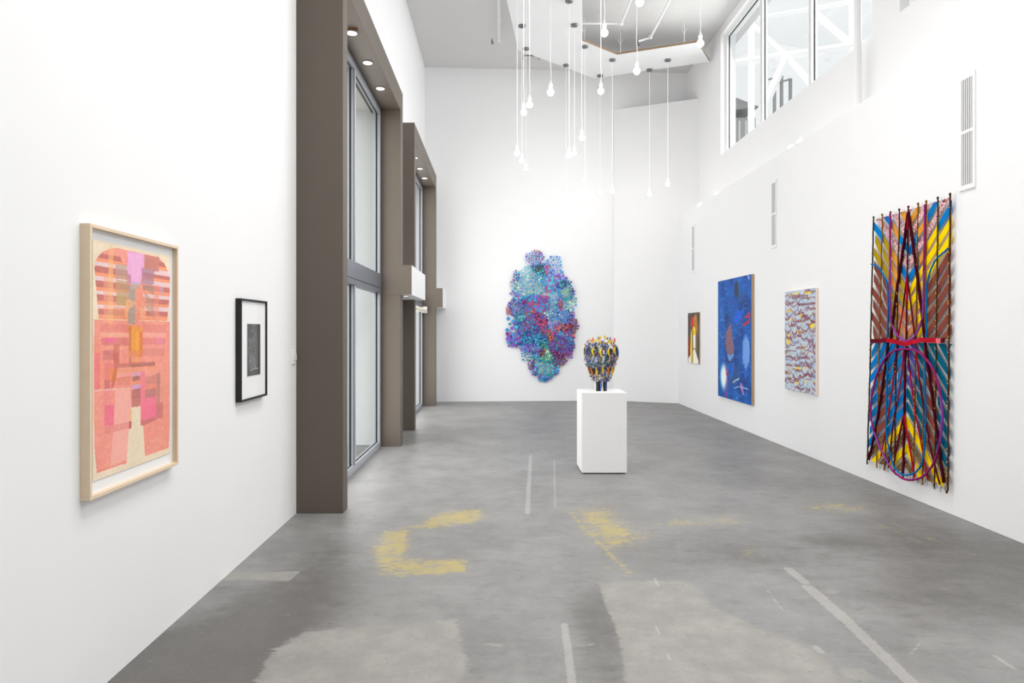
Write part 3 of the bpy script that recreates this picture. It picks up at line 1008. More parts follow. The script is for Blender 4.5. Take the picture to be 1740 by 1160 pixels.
# ---- pink woven-pattern drawing in a maple box frame
def pink_drawing():
    t = empty('framed_drawing', (XL, 3.3, .87))
    tag(t, 'pale wood box frame holding a pink and coral layered abstract drawing', 'picture')
    maple = mat('pale_maple', (226, 205, 178), rough=.5, noise=.05, nscale=14)
    board = mat('white_mat_board', (244, 244, 245), rough=.8)
    y0, y1, z0, z1 = 2.906, 3.707, .876, 2.059
    box_frame(t, XL, -1.746, y0, y1, z0, z1, .016, maple, board, XL + .018)
    ya, yb, za, zb = 2.962, 3.655, 2.0, .946
    Xp = XL + .0215
    uv = wall_uv(-1.765, ya, yb, za, zb)
    A = crop(130, 370, 4.64)
    B = crop(130, 600, 4.46)
    a = lambda *p: [uv(*A(*q)) for q in p]
    b = lambda *p: [uv(*B(*q)) for q in p]
    paper = (244, 222, 190)
    c = Canvas(200, 330, paper)
    hatch = .90 + .10 * (vnoise(330, 200, (150, 30), 3) > .35)
    coral, red, orange, pale = (249, 142, 122), (196, 98, 88), (251, 146, 100), (240, 208, 212)
    # lower body: two legs
    legs = a((148, 800), (420, 812), (750, 820), (746, 1150)) + b((728, 200), (716, 480), (703, 715), (525, 780), (510, 550), (492, 545), (492, 400), (423, 412), (423, 565), (403, 575), (385, 832), (160, 908), (140, 700), (136, 0))
    c.poly(legs, coral, 1, hatch)
    # upper body
    body = a((207, 268), (300, 235), (540, 285), (655, 312), (700, 365), (730, 430), (749, 465), (745, 560), (720, 812), (182, 800), (148, 400), (152, 338))
    ins = c.poly(body, coral, 1, hatch)
    msk = ins.astype(float)

    def bands(rows, u0, u1, colr, alpha, clip=True):
        for (r0, r1) in rows:
            m = ((c.v >= r0) & (c.v < r1) & (c.u >= u0) & (c.u < u1)).astype(float) * hatch
            c.put(m * (msk if clip else 1), colr, alpha)

    def vv(y, x=155):
        return uv(*A(x, y))[1]
    uc = [uv(*A(x, 500))[0] for x in (300, 420, 530, 630)]
    for lo, hi, colr in ((270, 310, red), (310, 340, orange), (340, 372, pale), (372, 428, red), (428, 455, orange), (455, 490, pale), (490, 540, red), (540, 568, orange),
                         (568, 602, pale), (602, 650, red), (650, 680, orange), (680, 712, pale), (715, 762, red), (762, 795, orange)):
        bands([(vv(lo), vv(hi))], 0, uc[1], colr, .95)
    for lo, hi, colr in ((360, 400, red), (400, 428, orange), (425, 462, pale), (465, 495, red), (495, 518, orange), (518, 550, pale), (555, 590, red), (590, 618, orange),
                         (618, 648, pale), (650, 688, red), (688, 712, orange), (712, 742, pale), (745, 782, red), (782, 812, orange)):
        bands([(vv(lo, 740), vv(hi, 740))], uc[2], 1, colr, .95)
    for p, colr, al in (
        (a((258, 232), (298, 238), (298, 1000), (258, 990)), (255, 182, 110), .62), (a((220, 460), (258, 465), (258, 820), (220, 815)), (250, 160, 120), .55),
        (a((297, 235), (405, 262), (405, 372), (372, 365), (345, 292), (297, 285)), (250, 150, 130), 1),
        (a((312, 365), (405, 372), (405, 490), (312, 480)), (186, 150, 132), .7), (a((318, 490), (410, 500), (415, 690), (318, 680)), (196, 148, 100), .75),
        (a((330, 600), (400, 610), (395, 700), (330, 690)), (182, 160, 92), .5), (a((300, 700), (415, 710), (415, 800), (300, 790)), (236, 140, 96), .7),
        (a((408, 262), (540, 285), (538, 392), (508, 515), (440, 513), (407, 440)), (246, 168, 218), 1), (a((430, 280), (520, 300), (500, 470), (445, 470)), (250, 180, 226), .7),
        (a((405, 440), (437, 450), (437, 520), (405, 515)), (190, 120, 150), .8), (a((440, 500), (510, 510), (510, 530), (440, 525)), (190, 170, 220), .8),
        (a((540, 287), (658, 312), (656, 425), (540, 402)), (206, 120, 106), .95), (a((520, 395), (620, 410), (615, 530), (520, 520)), (172, 116, 138), .75),
        (a((540, 530), (615, 535), (615, 610), (540, 560)), (176, 134, 116), .8), (a((540, 580), (615, 660), (618, 805), (545, 700)), (196, 134, 112), .7),
        (a((615, 530), (655, 535), (655, 830), (620, 815)), (245, 140, 116), .6), (a((655, 540), (690, 545), (690, 600), (655, 595)), (206, 160, 190), .6),
        (a((415, 530), (470, 540), (470, 842), (415, 835)), (168, 148, 134), .95), (a((437, 520), (510, 530), (510, 560), (437, 560)), (190, 160, 140), .8),
        (a((470, 560), (500, 556), (548, 640), (545, 720), (500, 800), (472, 845)), (243, 140, 112), .95), (a((400, 640), (415, 640), (480, 670), (420, 720), (400, 800), (385, 760)), (252, 170, 110), .8),
        (a((510, 700), (555, 730), (540, 810), (505, 820)), (252, 170, 120), .8),
        (a((415, 845), (525, 862), (525, 1070), (430, 1060)), (249, 152, 60), .95), (a((415, 850), (440, 853), (440, 1150), (420, 1150)), (200, 112, 50), .75), (a((470, 900), (490, 900), (490, 1140), (470, 1140)), (255, 176, 50), .7),
        (a((505, 900), (525, 900), (525, 1100), (505, 1100)), (226, 110, 50), .7), (a((415, 1040), (525, 1050), (525, 1100), (415, 1095)), (240, 130, 80), .7),
        (a((190, 830), (420, 840), (420, 905), (195, 895)), (236, 120, 110), .7), (a((195, 905), (420, 908), (420, 938), (195, 935)), (250, 168, 140), .8), (a((200, 945), (415, 945), (415, 1005), (205, 1000)), (214, 96, 98), .6),
        (a((230, 945), (305, 945), (305, 985), (230, 985)), (248, 92, 150), .8), (a((530, 835), (715, 845), (712, 905), (530, 900)), (230, 120, 110), .6), (a((530, 905), (712, 910), (710, 940), (530, 938)), (252, 165, 145), .8),
        (a((525, 945), (705, 950), (700, 1000), (525, 1000)), (222, 104, 104), .55), (a((640, 940), (685, 945), (685, 1000), (640, 995)), (246, 130, 170), .7), (a((205, 1010), (415, 1012), (415, 1040), (205, 1035)), (250, 160, 130), .7),
        (a((300, 1000), (345, 1000), (345, 1150), (300, 1150)), (200, 90, 80), .6), (a((215, 1045), (300, 1045), (300, 1120), (215, 1120)), (206, 96, 104), .6), (a((530, 1030), (700, 1030), (700, 1090), (530, 1090)), (220, 120, 104), .55),
        (b((140, 0), (185, 0), (185, 280), (140, 285)), (249, 106, 116), .7), (b((185, 60), (215, 60), (215, 290), (185, 290)), (255, 150, 110), .7), (b((215, 75), (300, 70), (300, 210), (218, 210)), (244, 110, 116), .55),
        (b((258, 120), (310, 115), (310, 215), (258, 215)), (250, 140, 40), .75), (b((285, 0), (325, 0), (320, 110), (290, 260), (265, 265), (290, 100)), (206, 88, 70), .65),
        (b((310, 80), (600, 60), (600, 100), (310, 110)), (200, 96, 86), .7), (b((415, 88), (600, 72), (600, 92), (415, 108)), (160, 92, 84), .6), (b((310, 110), (600, 95), (600, 140), (310, 150)), (250, 150, 110), .6),
        (b((310, 150), (410, 145), (410, 170), (310, 185)), (250, 160, 145), .8), (b((310, 185), (415, 175), (415, 235), (310, 245)), (232, 120, 96), .6),
        (b((425, 155), (495, 140), (495, 165), (425, 172)), (222, 160, 200), .9), (b((430, 178), (485, 170), (485, 205), (430, 212)), (164, 94, 92), .9), (b((425, 212), (525, 195), (525, 230), (425, 240)), (248, 138, 96), .9),
        (b((425, 240), (495, 232), (495, 265), (425, 275)), (218, 160, 205), .9), (b((425, 277), (492, 264), (492, 396), (425, 411)), (190, 100, 94), .95), (b((425, 345), (492, 335), (492, 396), (425, 411)), (206, 116, 104), .8),
        (b((492, 140), (525, 135), (525, 345), (492, 350)), (250, 110, 140), .75), (b((525, 180), (640, 150), (640, 235), (525, 235)), (206, 120, 104), .7), (b((525, 280), (610, 262), (610, 325), (525, 340)), (186, 106, 100), .8),
        (b((525, 235), (610, 220), (610, 262), (525, 280)), (244, 130, 104), .7), (b((612, 150), (638, 145), (638, 450), (612, 460)), (184, 116, 96), .7), (b((640, 150), (665, 148), (665, 380), (640, 385)), (240, 150, 120), .6),
        (b((495, 345), (610, 325), (610, 480), (495, 508)), (252, 104, 138), .92), (b((610, 375), (662, 365), (660, 490), (610, 500)), (210, 108, 104), .85), (b((492, 508), (610, 480), (610, 505), (510, 548), (492, 545)), (205, 100, 100), .85),
        (b((218, 205), (262, 202), (258, 280), (218, 282)), (214, 90, 96), .7), (b((218, 285), (300, 280), (292, 395), (218, 400)), (249, 118, 126), .6), (b((218, 395), (292, 390), (288, 540), (218, 552)), (244, 88, 122), .85),
        (b((258, 290), (300, 288), (297, 390), (258, 395)), (253, 140, 110), .7), (b((300, 288), (413, 272), (413, 300), (423, 412), (413, 515), (403, 575), (385, 830), (262, 852), (288, 545)), (252, 168, 152), .95),
        (b((218, 552), (288, 542), (405, 515), (405, 570), (218, 614)), (232, 110, 108), .5), (b((403, 515), (423, 510), (423, 566), (403, 571)), (186, 80, 78), .9), (b((410, 425), (424, 420), (424, 510), (405, 515)), (252, 190, 110), .9),
        (b((165, 885), (270, 862), (385, 805), (385, 832), (160, 908)), (247, 120, 98), .8), (b((140, 278), (415, 262), (415, 268), (140, 288)), (255, 215, 205), .8),
    ):
        c.poly(p, colr, al, hatch)
    g = vnoise(330, 200, (165, 60), 8) - .5
    c.a = np.clip(c.a + g[..., None] * .05, 0, 1)
    g2 = vnoise(330, 200, (12, 6), 9) - .5
    c.a = np.clip(1 - (1 - c.a) * .86 + g2[..., None] * .03, 0, 1)
    sheet = c.mesh('drawing_sheet', M_paper, (Xp, ya, za), (0, yb - ya, 0), (0, 0, zb - za), t)


pink_drawing()


# ---- black framed photograph
def black_photo():
    t = empty('framed_photograph', (XL, 4.87, 1.11))
    tag(t, 'black box frame with a small grey photograph in wide white mat', 'picture')
    ebony = mat('black_frame_lacquer', (24, 24, 26), rough=.45, noise=.05)
    board = mat('white_mat_board', (244, 244, 245), rough=.8)
    box_frame(t, XL, -1.75, 4.614, 5.131, 1.116, 1.821, .014, ebony, board, XL + .028)
    ya, yb, za, zb = 4.75, 5.005, 1.649, 1.284
    c = Canvas(90, 130, (92, 92, 93))
    c.a += ((vnoise(130, 90, (6, 4), 2) - .5) * .16 + (vnoise(130, 90, (60, 40), 4) - .5) * .12)[..., None]
    c.poly([(.80, 0), (1, 0), (1, .95), (.80, .95)], (60, 60, 62), .8)
    c.poly([(.80, 0), (.83, 0), (.83, .95), (.80, .95)], (30, 30, 32), .8)
    c.poly([(0, .9), (.2, .86), (.8, .88), (1, .86), (1, 1), (0, 1)], (70, 70, 70), .8)
    c.stroke([(.2, .9), (.5, .87), (.82, .88)], .02, (190, 190, 190), .7, 1.4)
    rr = random.Random(5)
    for k in range(46):
        u, v_ = rr.uniform(.1, .62), rr.uniform(.1, .8)
        c.stroke([(u, v_), (u + rr.uniform(-.04, .12), v_ + rr.uniform(.02, .1))], .008, (205, 205, 205), rr.uniform(.3, .8), 1.4)
    for k in range(14):
        u, v_ = rr.uniform(.4, .98), rr.uniform(.3, .85)
        c.stroke([(u, v_), (u + rr.uniform(-.06, .06), v_ + rr.uniform(.02, .06))], .007, (180, 180, 180), rr.uniform(.2, .6), 1.4)
    c.stroke([(.75, .86), (.75, .80), (.85, .86), (.85, .82)], .01, (30, 30, 30), .8, 1.4)
    c.a = np.clip(c.a, 0, 1)
    MB().box(XL + .028, XL + .030, ya - .004, yb + .004, zb - .004, za + .004).build('print_edge', mat('print_paper_edge', (225, 224, 222)), t)
    c.mesh('print', M_photo, (XL + .0312, ya, za), (0, yb - ya, 0), (0, 0, zb - za), t)


black_photo()


def stretched(name, label, y_far, y_near, z_top, z_bot, Xf, side_rgb, canvas, group=None):
    """canvas on stretcher bars hung on the right wall"""
    t = empty(name, (XR, (y_far + y_near) / 2, z_bot))
    tag(t, label, 'painting', group)
    m = mat('stretcher_edge_%d_%d_%d' % side_rgb, side_rgb, rough=.8, noise=.06, nscale=60)
    MB().box(Xf + .0012, XR - .004, y_near, y_far, z_bot, z_top).build('stretcher', m, t, bevel=.002)
    canvas.mesh('painted_face', M_paint, (Xf, y_far, z_top), (0, y_near - y_far, 0), (0, 0, z_bot - z_top), t)
    return t


# ---- large blue painting
def blue_painting():
    yf, yn, zt, zb, X = 12.18, 10.56, 2.478, .447, 3.885
    uv = wall_uv(X, yf, yn, zt, zb)
    A = crop(1155, 440, 4.462)
    a = lambda *p: [uv(*A(*q)) for q in p]
    W_, H_ = 170, 260
    c = Canvas(W_, H_, (6, 88, 178))
    n1 = vnoise(H_, W_, (9, 7), 1)
    n2 = vnoise(H_, W_, (70, 18), 2)
    n3 = vnoise(H_, W_, (130, 90), 3)
    c.put(np.clip((n1 - .5) * 2.2, 0, 1), (4, 56, 128), .9)
    c.put(np.clip((n2 - .55) * 3, 0, 1), (40, 126, 212), .6)
    c.put(np.clip((n3 - .6) * 3, 0, 1), (8, 50, 110), .5)
    rough = .55 + .45 * (vnoise(H_, W_, (60, 40), 6) > .3)
    asp = 1.25
    for p, col, al in (
        (a((365, 430), (385, 415), (385, 520), (350, 540)), (74, 66, 110), .5),
        (a((415, 440), (440, 400), (488, 372), (480, 410), (440, 482), (410, 480)), (20, 92, 224), .9),
        (a((445, 255), (485, 240), (485, 330), (445, 335)), (60, 84, 120), .5), (a((390, 305), (400, 300), (400, 335), (392, 340)), (140, 60, 110), .6),
        (a((388, 482), (395, 540), (400, 600), (413, 692), (403, 728), (362, 728), (346, 640), (350, 560)), (150, 100, 108), .92),
        (a((360, 725), (410, 720), (408, 750), (390, 776), (372, 770)), (112, 156, 222), .95),
        (a((385, 930), (420, 780), (440, 830), (445, 910), (400, 960), (395, 1000)), (58, 74, 110), .7),
        (a((408, 770), (412, 800), (400, 905), (390, 860)), (28, 100, 232), .9),
        (a((458, 938), (470, 940), (488, 1030), (478, 1030), (462, 985)), (206, 124, 200), .95),
    ):
        c.poly(p, col, al, rough)
    e = lambda x, y: uv(*A(x, y))

    def el(x, y, rx, ry, col, al, rot=0, soft=.3, tex=None):
        u0, v0 = e(x, y)
        u1, _ = e(x + rx, y)
        _, v1 = e(x, y + ry)
        c.ellipse((u0, v0), abs(u1 - u0), abs(v1 - v0), col, al, rot, soft, tex)
    el(430, 230, 16, 63, (52, 56, 74), .95, 0, .15)
    el(333, 890, 28, 98, (120, 190, 235), .9, 0, .5)
    el(333, 890, 19, 78, (244, 248, 250), .95, 0, .6)
    el(501, 690, 28, 122, (60, 132, 226), .9, 0, .25)
    el(500, 860, 12, 55, (40, 110, 215), .7, 0, .5)
    for k in range(9):
        x = 480 + k * 5.5
        c.stroke(a((x, 590 + 9 * abs(k - 4)), (x + 4, 690), (x - 3 + k * .5, 840 - 14 * abs(k - 4))), .004, (186, 210, 246), .8, asp)
    for pts, wd, col in (
        ([(480, 498), (500, 490), (528, 470), (532, 420), (524, 405), (522, 435), (495, 440)], .012, (214, 34, 60)),
        ([(347, 790), (350, 840), (360, 880), (352, 870)], .010, (206, 40, 70)), ([(365, 830), (364, 900), (360, 1000), (352, 1048), (346, 1000), (350, 950), (362, 870)], .008, (196, 36, 74)),
        ([(318, 365), (310, 400), (316, 460), (330, 465), (326, 380)], .006, (110, 160, 215)), ([(305, 560), (318, 600), (345, 580), (340, 640)], .006, (100, 150, 205)),
        ([(404, 935), (430, 915), (450, 908)], .008, (190, 205, 225)), ([(415, 980), (445, 965), (480, 975), (518, 985)], .006, (160, 190, 225)), ([(422, 1000), (425, 1060), (440, 1050), (436, 1000)], .006, (90, 140, 220)),
        ([(516, 130), (528, 140), (522, 150)], .008, (200, 190, 230)), ([(345, 560), (340, 700), (352, 760), (380, 782), (410, 745)], .006, (70, 40, 80)),
    ):
        c.stroke(a(*pts), wd, col, .9, asp)
    stretched('abstract_painting', 'large deep blue abstract painting with pink and white blobs', yf, yn, zt, zb, X, (178, 152, 118), c)


blue_painting()


# ---- pale patterned painting
def scale_painting():
    yf, yn, zt, zb, X = 9.337, 8.434, 2.132, .809, 3.894
    W_, H_ = 200, 300
    c = Canvas(W_, H_, (194, 204, 216))
    n = vnoise(H_, W_, (22, 16), 3)
    c.put(np.clip((n - .5) * 3, 0, 1), (150, 188, 220), .8)
    n = vnoise(H_, W_, (26, 14), 13)
    c.put(np.clip((n - .55) * 3, 0, 1), (206, 208, 218), .8)
    n = vnoise(H_, W_, (30, 24), 23)
    c.put((n > .80) * 1.0, (176, 196, 150), .5)
    rr = random.Random(3)
    asp = 1.465
    A = crop(1320, 470, 5.278)
    uv = wall_uv(X, yf, yn, zt, zb)
    rag = (vnoise(H_, W_, (70, 50), 5) > .33) * 1.0
    for (x, y, rx, ry) in ((280, 143, 55, 12), (190, 150, 14, 12), (150, 158, 18, 6), (105, 165, 12, 7), (275, 190, 15, 8), (205, 187, 15, 5), (220, 346, 24, 12), (105, 305, 22, 14), (115, 385, 18, 9), (315, 440, 24, 26),
                           (200, 495, 35, 10), (258, 490, 16, 10), (100, 520, 18, 14), (148, 520, 10, 7), (105, 578, 24, 26), (235, 640, 14, 24), (240, 680, 18, 10), (188, 822, 28, 13), (250, 814, 26, 10), (100, 855, 12, 14),
                           (105, 822, 10, 12), (185, 945, 16, 18), (112, 912, 10, 12), (325, 945, 14, 8), (100, 690, 10, 6), (300, 690, 10, 5), (255, 942, 20, 6), (215, 385, 20, 5)):
        u0, v0 = uv(*A(x, y))
        u1, _ = uv(*A(x + rx, y))
        _, v1 = uv(*A(x, y + ry))
        c.ellipse((u0, v0), abs(u1 - u0), abs(v1 - v0), (245, 214, 20), 1, 0, .3, rag)
    # scalloped rows of dark red arcs
    v_ = .03
    row = 0
    while v_ < 1.0:
        u_ = rr.uniform(-.1, .05)
        while u_ < 1.05:
            wd = rr.uniform(.08, .30)
            dp_ = rr.uniform(-.012, .05)
            jit = rr.uniform(-.02, .02)
            for rep in range(rr.choice((1, 2, 2, 3))):
                vo = v_ + rep * .013 + jit
                k = rr.uniform(.75, 1)
                pts = [(u_ + wd * k * s / 6, vo + rr.uniform(-.002, .002) + dp_ * (1 - (2 * s / 6 - 1) ** 2)) for s in range(7)]
                c.stroke(pts, rr.uniform(.005, .011), (128, 54, 68), rr.uniform(.6, .95), asp)
            u_ += wd * rr.uniform(.85, 1.15)
        v_ += rr.uniform(.040, .054)
        row += 1
    br = vnoise(H_, W_, (100, 70), 33)
    c.put((br > .78) * 1.0, (190, 200, 212), .75)
    c.put((br < .10) * 1.0, (126, 52, 66), .8)
    c.put((vnoise(H_, W_, (44, 34), 43) > .87) * 1.0, (110, 180, 225), .8)
    stretched('patterned_painting', 'pale grey-blue painting of dark red scallops with yellow dabs', yf, yn, zt, zb, X, (238, 222, 206), c)


scale_painting()


# ---- small painting at the far end
def small_painting():
    yf, yn, zt, zb, X = 14.20, 13.42, 1.967, .95, 3.905
    uv = wall_uv(X, yf, yn, zt, zb)
    A = crop(1155, 440, 4.462)
    a = lambda *p: [uv(*A(*q)) for q in p]
    W_, H_ = 80, 110
    c = Canvas(W_, H_, (88, 82, 78))
    n = vnoise(H_, W_, (3, 22), 4)
    c.put(np.clip((n - .5) * 5, 0, 1), (40, 36, 34), .85)
    c.put(np.clip((.38 - n) * 6, 0, 1), (150, 146, 140), .6)
    for p, col, al in (
        (a((64, 560), (75, 620), (82, 640), (78, 720), (64, 760)), (150, 30, 26), .9), (a((64, 420), (80, 430), (70, 560), (64, 600)), (96, 40, 34), .9),
        (a((96, 430), (104, 470), (104, 505), (88, 520), (85, 480)), (226, 44, 24), 1), (a((104, 440), (126, 410), (134, 520), (130, 570), (106, 510)), (196, 132, 34), .95),
        (a((80, 690), (84, 560), (94, 520), (108, 510), (120, 530), (122, 580), (120, 690), (106, 700), (106, 790), (84, 790)), (248, 206, 24), 1),
        (a((100, 575), (118, 575), (118, 674), (103, 674)), (244, 242, 238), 1), (a((64, 790), (66, 752), (84, 722), (84, 790)), (240, 238, 232), 1), (a((103, 790), (103, 690), (116, 684), (128, 730), (141, 770), (142, 794)), (242, 240, 236), 1),
        (a((93, 520), (97, 516), (97, 790), (93, 790)), (30, 26, 24), .9), (a((99, 540), (102, 540), (102, 700), (99, 700)), (30, 26, 24), .8), (a((106, 674), (118, 676), (112, 690)), (40, 40, 40), .9),
        (a((118, 580), (128, 570), (128, 690), (118, 680)), (150, 110, 60), .7), (a((64, 408), (148, 402), (148, 412), (64, 418)), (60, 60, 62), .8),
    ):
        c.poly(p, col, al)
    stretched('small_painting', 'small striped painting with yellow arch and white shapes', yf, yn, zt, zb, X, (172, 132, 62), c)


small_painting()


# ------------------------------------------------------------------ striped rope-and-felt textile
def textile():
    Xs = 3.902
    f = on_side(Xs)
    C1 = crop(1470, 320, 4.294)
    C2 = crop(1465, 570, 4.297)
    c1 = lambda x, y: f(*C1(x, y))
    c2 = lambda x, y: f(*C2(x, y))
    t = empty('hanging_textile', (Xs, 6.5, .23))
    tag(t, 'tall multicoloured hanging of chevron felt strips and looping ropes', 'textile')
    zt, zm, zb = 2.755, 1.50, .235
    cols = [y * Xs / 3.87 for y in (7.055, 6.896, 6.749, 6.602, 6.453, 6.305, 6.183, 6.020, 5.855)]
    YC, YR = cols[4], cols[8]

    def flare(y, z):
        k = (zt - z) / (zt - zb)
        s = (y - YR) / 1.2
        return y + k * (.035 + .085 * s)

    def felt(nm, rgb):
        return mat('felt_' + nm, rgb, rough=.95, spec=.1, noise=.10, nscale=60, bump=.5, bscale=400)
    F = dict(blue=felt('blue', (0, 122, 196)), teal=felt('teal', (0, 92, 122)), olive=felt('olive', (178, 148, 18)), yellow=felt('yellow', (255, 214, 0)), brown=felt('brown', (134, 70, 58)),
             orange=felt('orange', (224, 152, 54)), tan=felt('tan', (206, 132, 84)), purple=felt('purple', (84, 82, 170)))

    def lattice(nm, base, thread, sc_):
        m = mat('net_' + nm, base, rough=.95, spec=.1)
        nt = m.node_tree
        p = nt.nodes['Principled BSDF']
        tc = nt.nodes.new('ShaderNodeTexCoord')
        vo = nt.nodes.new('ShaderNodeTexVoronoi')
        vo.feature = 'DISTANCE_TO_EDGE'
        vo.inputs['Scale'].default_value = sc_
        nt.links.new(tc.outputs['Object'], vo.inputs['Vector'])
        mr = nt.nodes.new('ShaderNodeMapRange')
        mr.inputs['From Min'].default_value = .05
        mr.inputs['From Max'].default_value = .11
        nt.links.new(vo.outputs['Distance'], mr.inputs['Value'])
        mx = nt.nodes.new('ShaderNodeMix')
        mx.data_type = 'RGBA'
        mx.inputs['A'].default_value = (*lin(thread), 1)
        mx.inputs['B'].default_value = (*lin(base), 1)
        nt.links.new(mr.outputs['Result'], mx.inputs['Factor'])
        nt.links.new(mx.outputs['Result'], p.inputs['Base Color'])
        return m
    F['net'] = lattice('pink', (232, 206, 204), (150, 44, 66), 42)
    F['gauze'] = lattice('brown', (146, 118, 78), (40, 24, 26), 46)
    rr = random.Random(21)

    def a_leg(z):          # half-width of the big dark A at height z
        return .02 + (zt - z) / (zt - zm) * .36 * .86

    def colour(ci, z, k):
        left = ci < 4
        yel = 'olive' if left else 'yellow'
        d = min(ci, 7 - ci)           # 0 outer .. 3 inner
        yc = (cols[ci] + cols[ci + 1]) / 2
        off = abs(yc - YC)
        if z > zm:
            if d <= 1:
                arc = (2.27 if d == 0 else 2.13)
                if z < arc:
                    return 'brown'
                if z > 2.60 - (0 if d == 0 else .08):
                    return 'blue' if (k % 2 == 0) else 'net'
                return yel
            inside = off < a_leg(z)
            if d == 3 and inside and z > 2.10:
                return 'blue' if k % 2 == 0 else 'net'
            if z > 2.25:
                return 'orange' if k % 2 == 0 else 'net'
            if d == 3:
                return yel if z > 1.82 else 'tan'
            return 'orange' if (z > 1.95 and left) else yel
        if z < .82 - off * .75:
            return 'yellow' if k % 2 == 0 else 'gauze'
        if d == 0:
            return 'blue' if left else 'teal'
        if d == 1 and .38 < z < 1.25:
            return 'brown'
        if ci == 4 and z > .98:
            return 'purple'
        return 'blue' if left else 'teal'

    def clipz(poly, z, keep_above):
        out = []
        n = len(poly)
        for i in range(n):
            p, q = poly[i], poly[(i + 1) % n]
            ip, iq = (p[1] >= z) == keep_above or p[1] == z, (q[1] >= z) == keep_above or q[1] == z
            if ip:
                out.append(p)
            if ip != iq:
                s = (z - p[1]) / (q[1] - p[1])
                out.append((p[0] + s * (q[0] - p[0]), z))
        return out

    period, wide = .134, .081
    half = []
    for ci in range(8):
        ya, yb = cols[ci], cols[ci + 1]
        for up in (True, False):
            z0, z1 = (zm + .012, zt) if up else (zb + (.0 if not up else 0), zm - .012)
            for k in range(-8, 22):
                # centre-line height at the middle cord; strips fall (upper) or rise (lower) towards it at 45 degrees
                base = (zt - .40 - k * period) if up else (zm - .02 - k * period + .34)
                sgn = 1 if up else -1
                za_ = base + sgn * abs(ya - YC)
                zb_ = base + sgn * abs(yb - YC)
                poly = [(ya, za_ + wide / 2), (ya, za_ - wide / 2), (yb, zb_ - wide / 2), (yb, zb_ + wide / 2)]
                poly = clipz(clipz(poly, z0, True), z1, False)
                if len(poly) < 3:
                    continue
                if max(p[1] for p in poly) - min(p[1] for p in poly) < .035:
                    continue
                zc = sum(p[1] for p in poly) / len(poly)
                m = F[colour(ci, zc, k)]
                tw = rr.uniform(-.006, .012)
                bow = rr.uniform(-.004, .004)
                n = len(poly)
                vs, zavg = [], zc
                for dx in (0, .004):
                    for (y, z) in poly:
                        vs.append((Xs + dx + tw * (1 if z > zavg else -1) + bow * (1 if y > (ya + yb) / 2 else -1), flare(y, z) + rr.uniform(-.003, .003) * (dx == 0) * 0, z))
                fs = [tuple(range(n)), tuple(range(2 * n - 1, n - 1, -1))] + [(i, n + i, n + (i + 1) % n, (i + 1) % n) for i in range(n)]
                MB().add(vs, fs).build('felt_strip', m, t)

    def rope(nm, rgb, pts, r, x=0.0, spk=None, k=6):
        m = mat('rope_' + nm, rgb, rough=.95, spec=.1, noise=.35, nscale=90, bump=.8, bscale=300)
        P = smooth_path([(Xs - .010 - x * .6, y, z) for (y, z) in pts], k)
        P = [(p[0] + rr.uniform(-.002, .002), p[1] + rr.uniform(-.0025, .0025), p[2]) for p in P]
        return MB().tube(P, r, 7).build('rope', m, t, smooth=True)

    # upright warp cords, knotted over the top edge
    cord_cols = [('dark_olive', (62, 50, 30)), ('ochre', (134, 88, 20)), ('ochre_dark', (110, 70, 24)), ('umber', (66, 34, 30)), ('maroon', (84, 10, 24)), ('gold_dark', (112, 76, 20)), ('ochre', (134, 88, 20)), ('umber_olive', (76, 56, 22)), ('dark_brown', (74, 46, 28))]
    for i, y in enumerate(cols):
        nm, rgb = cord_cols[i]
        pts = [(y, zt + .035)] + [(flare(y, z) + rr.uniform(-.004, .004), z) for z in np.linspace(zt, zb + .02, 12)] + [(flare(y, zb) + rr.uniform(-.02, .02), zb - .05)]
        c = rope(nm, rgb, pts, .0075 if i in (0, 8) else .0062, 0, None, 3)
        k = MB().lathe([(.002, zt + .012), (.009, zt + .018), (.010, zt + .028), (.007, zt + .036), (.002, zt + .04)], Xs - .012, y, 8)
        k.build('knot', MATS['rope_' + nm], c, smooth=True)
    # golden flecks wound into some cords
    fl = MB()
    for i in (0, 3, 5, 7, 8):
        for q in range(34):
            z = rr.uniform(zb, zt)
            y = flare(cols[i], z)
            fl.tube([(Xs - .019, y - .006, z), (Xs - .021, y, z + .006), (Xs - .019, y + .006, z + .01)], .0028, 5)
    o = fl.build('gold_fleck', mat('gold_thread', (222, 150, 24), rough=.9), t)
    o['kind'] = 'stuff'
    # big dark A over both halves
    rope('wine_thick', (70, 8, 26), [c1(327, 172), c1(285, 480), c1(235, 800), c1(200, 1095)], .0135, .012)
    rope('wine_thick', (70, 8, 26), [c1(330, 172), c1(372, 480), c1(410, 760), c1(448, 1095)], .0135, .012)
    rope('wine_thick', (70, 8, 26), [c2(203, 30), c2(180, 240), c2(125, 600), c2(62, 905)], .0125, .012)
    rope('wine_thick', (70, 8, 26), [c2(472, 50), c2(505, 300), c2(560, 700), c2(610, 1075)], .0125, .012)
    # red and wine fans
    rope('crimson', (176, 12, 40), [c1(326, 215), c1(326, 300)], .0075, .02)
    rope('wine', (92, 12, 34), [c1(326, 300), c1(325, 640)], .006, .018)
    rope('crimson', (176, 12, 40), [c1(322, 640), c1(320, 830)], .010, .018)
    rope('wine', (92, 12, 34), [c1(320, 830), c1(314, 1120)], .0075, .018)
    rope('wine', (92, 12, 34), [c1(318, 660), c1(290, 880)], .0075, .015)
    rope('crimson', (176, 12, 40), [c1(290, 880), c1(250, 1120)], .0075, .015)
    rope('wine', (92, 12, 34), [c1(328, 680), c1(355, 900), c1(382, 1130)], .0075, .015)
    rope('wine', (92, 12, 34), [c2(328, 95), c2(326, 330), c2(322, 570)], .0085, .02)
    rope('crimson', (176, 12, 40), [c2(318, 110), c2(300, 300), c2(272, 480)], .007, .015)
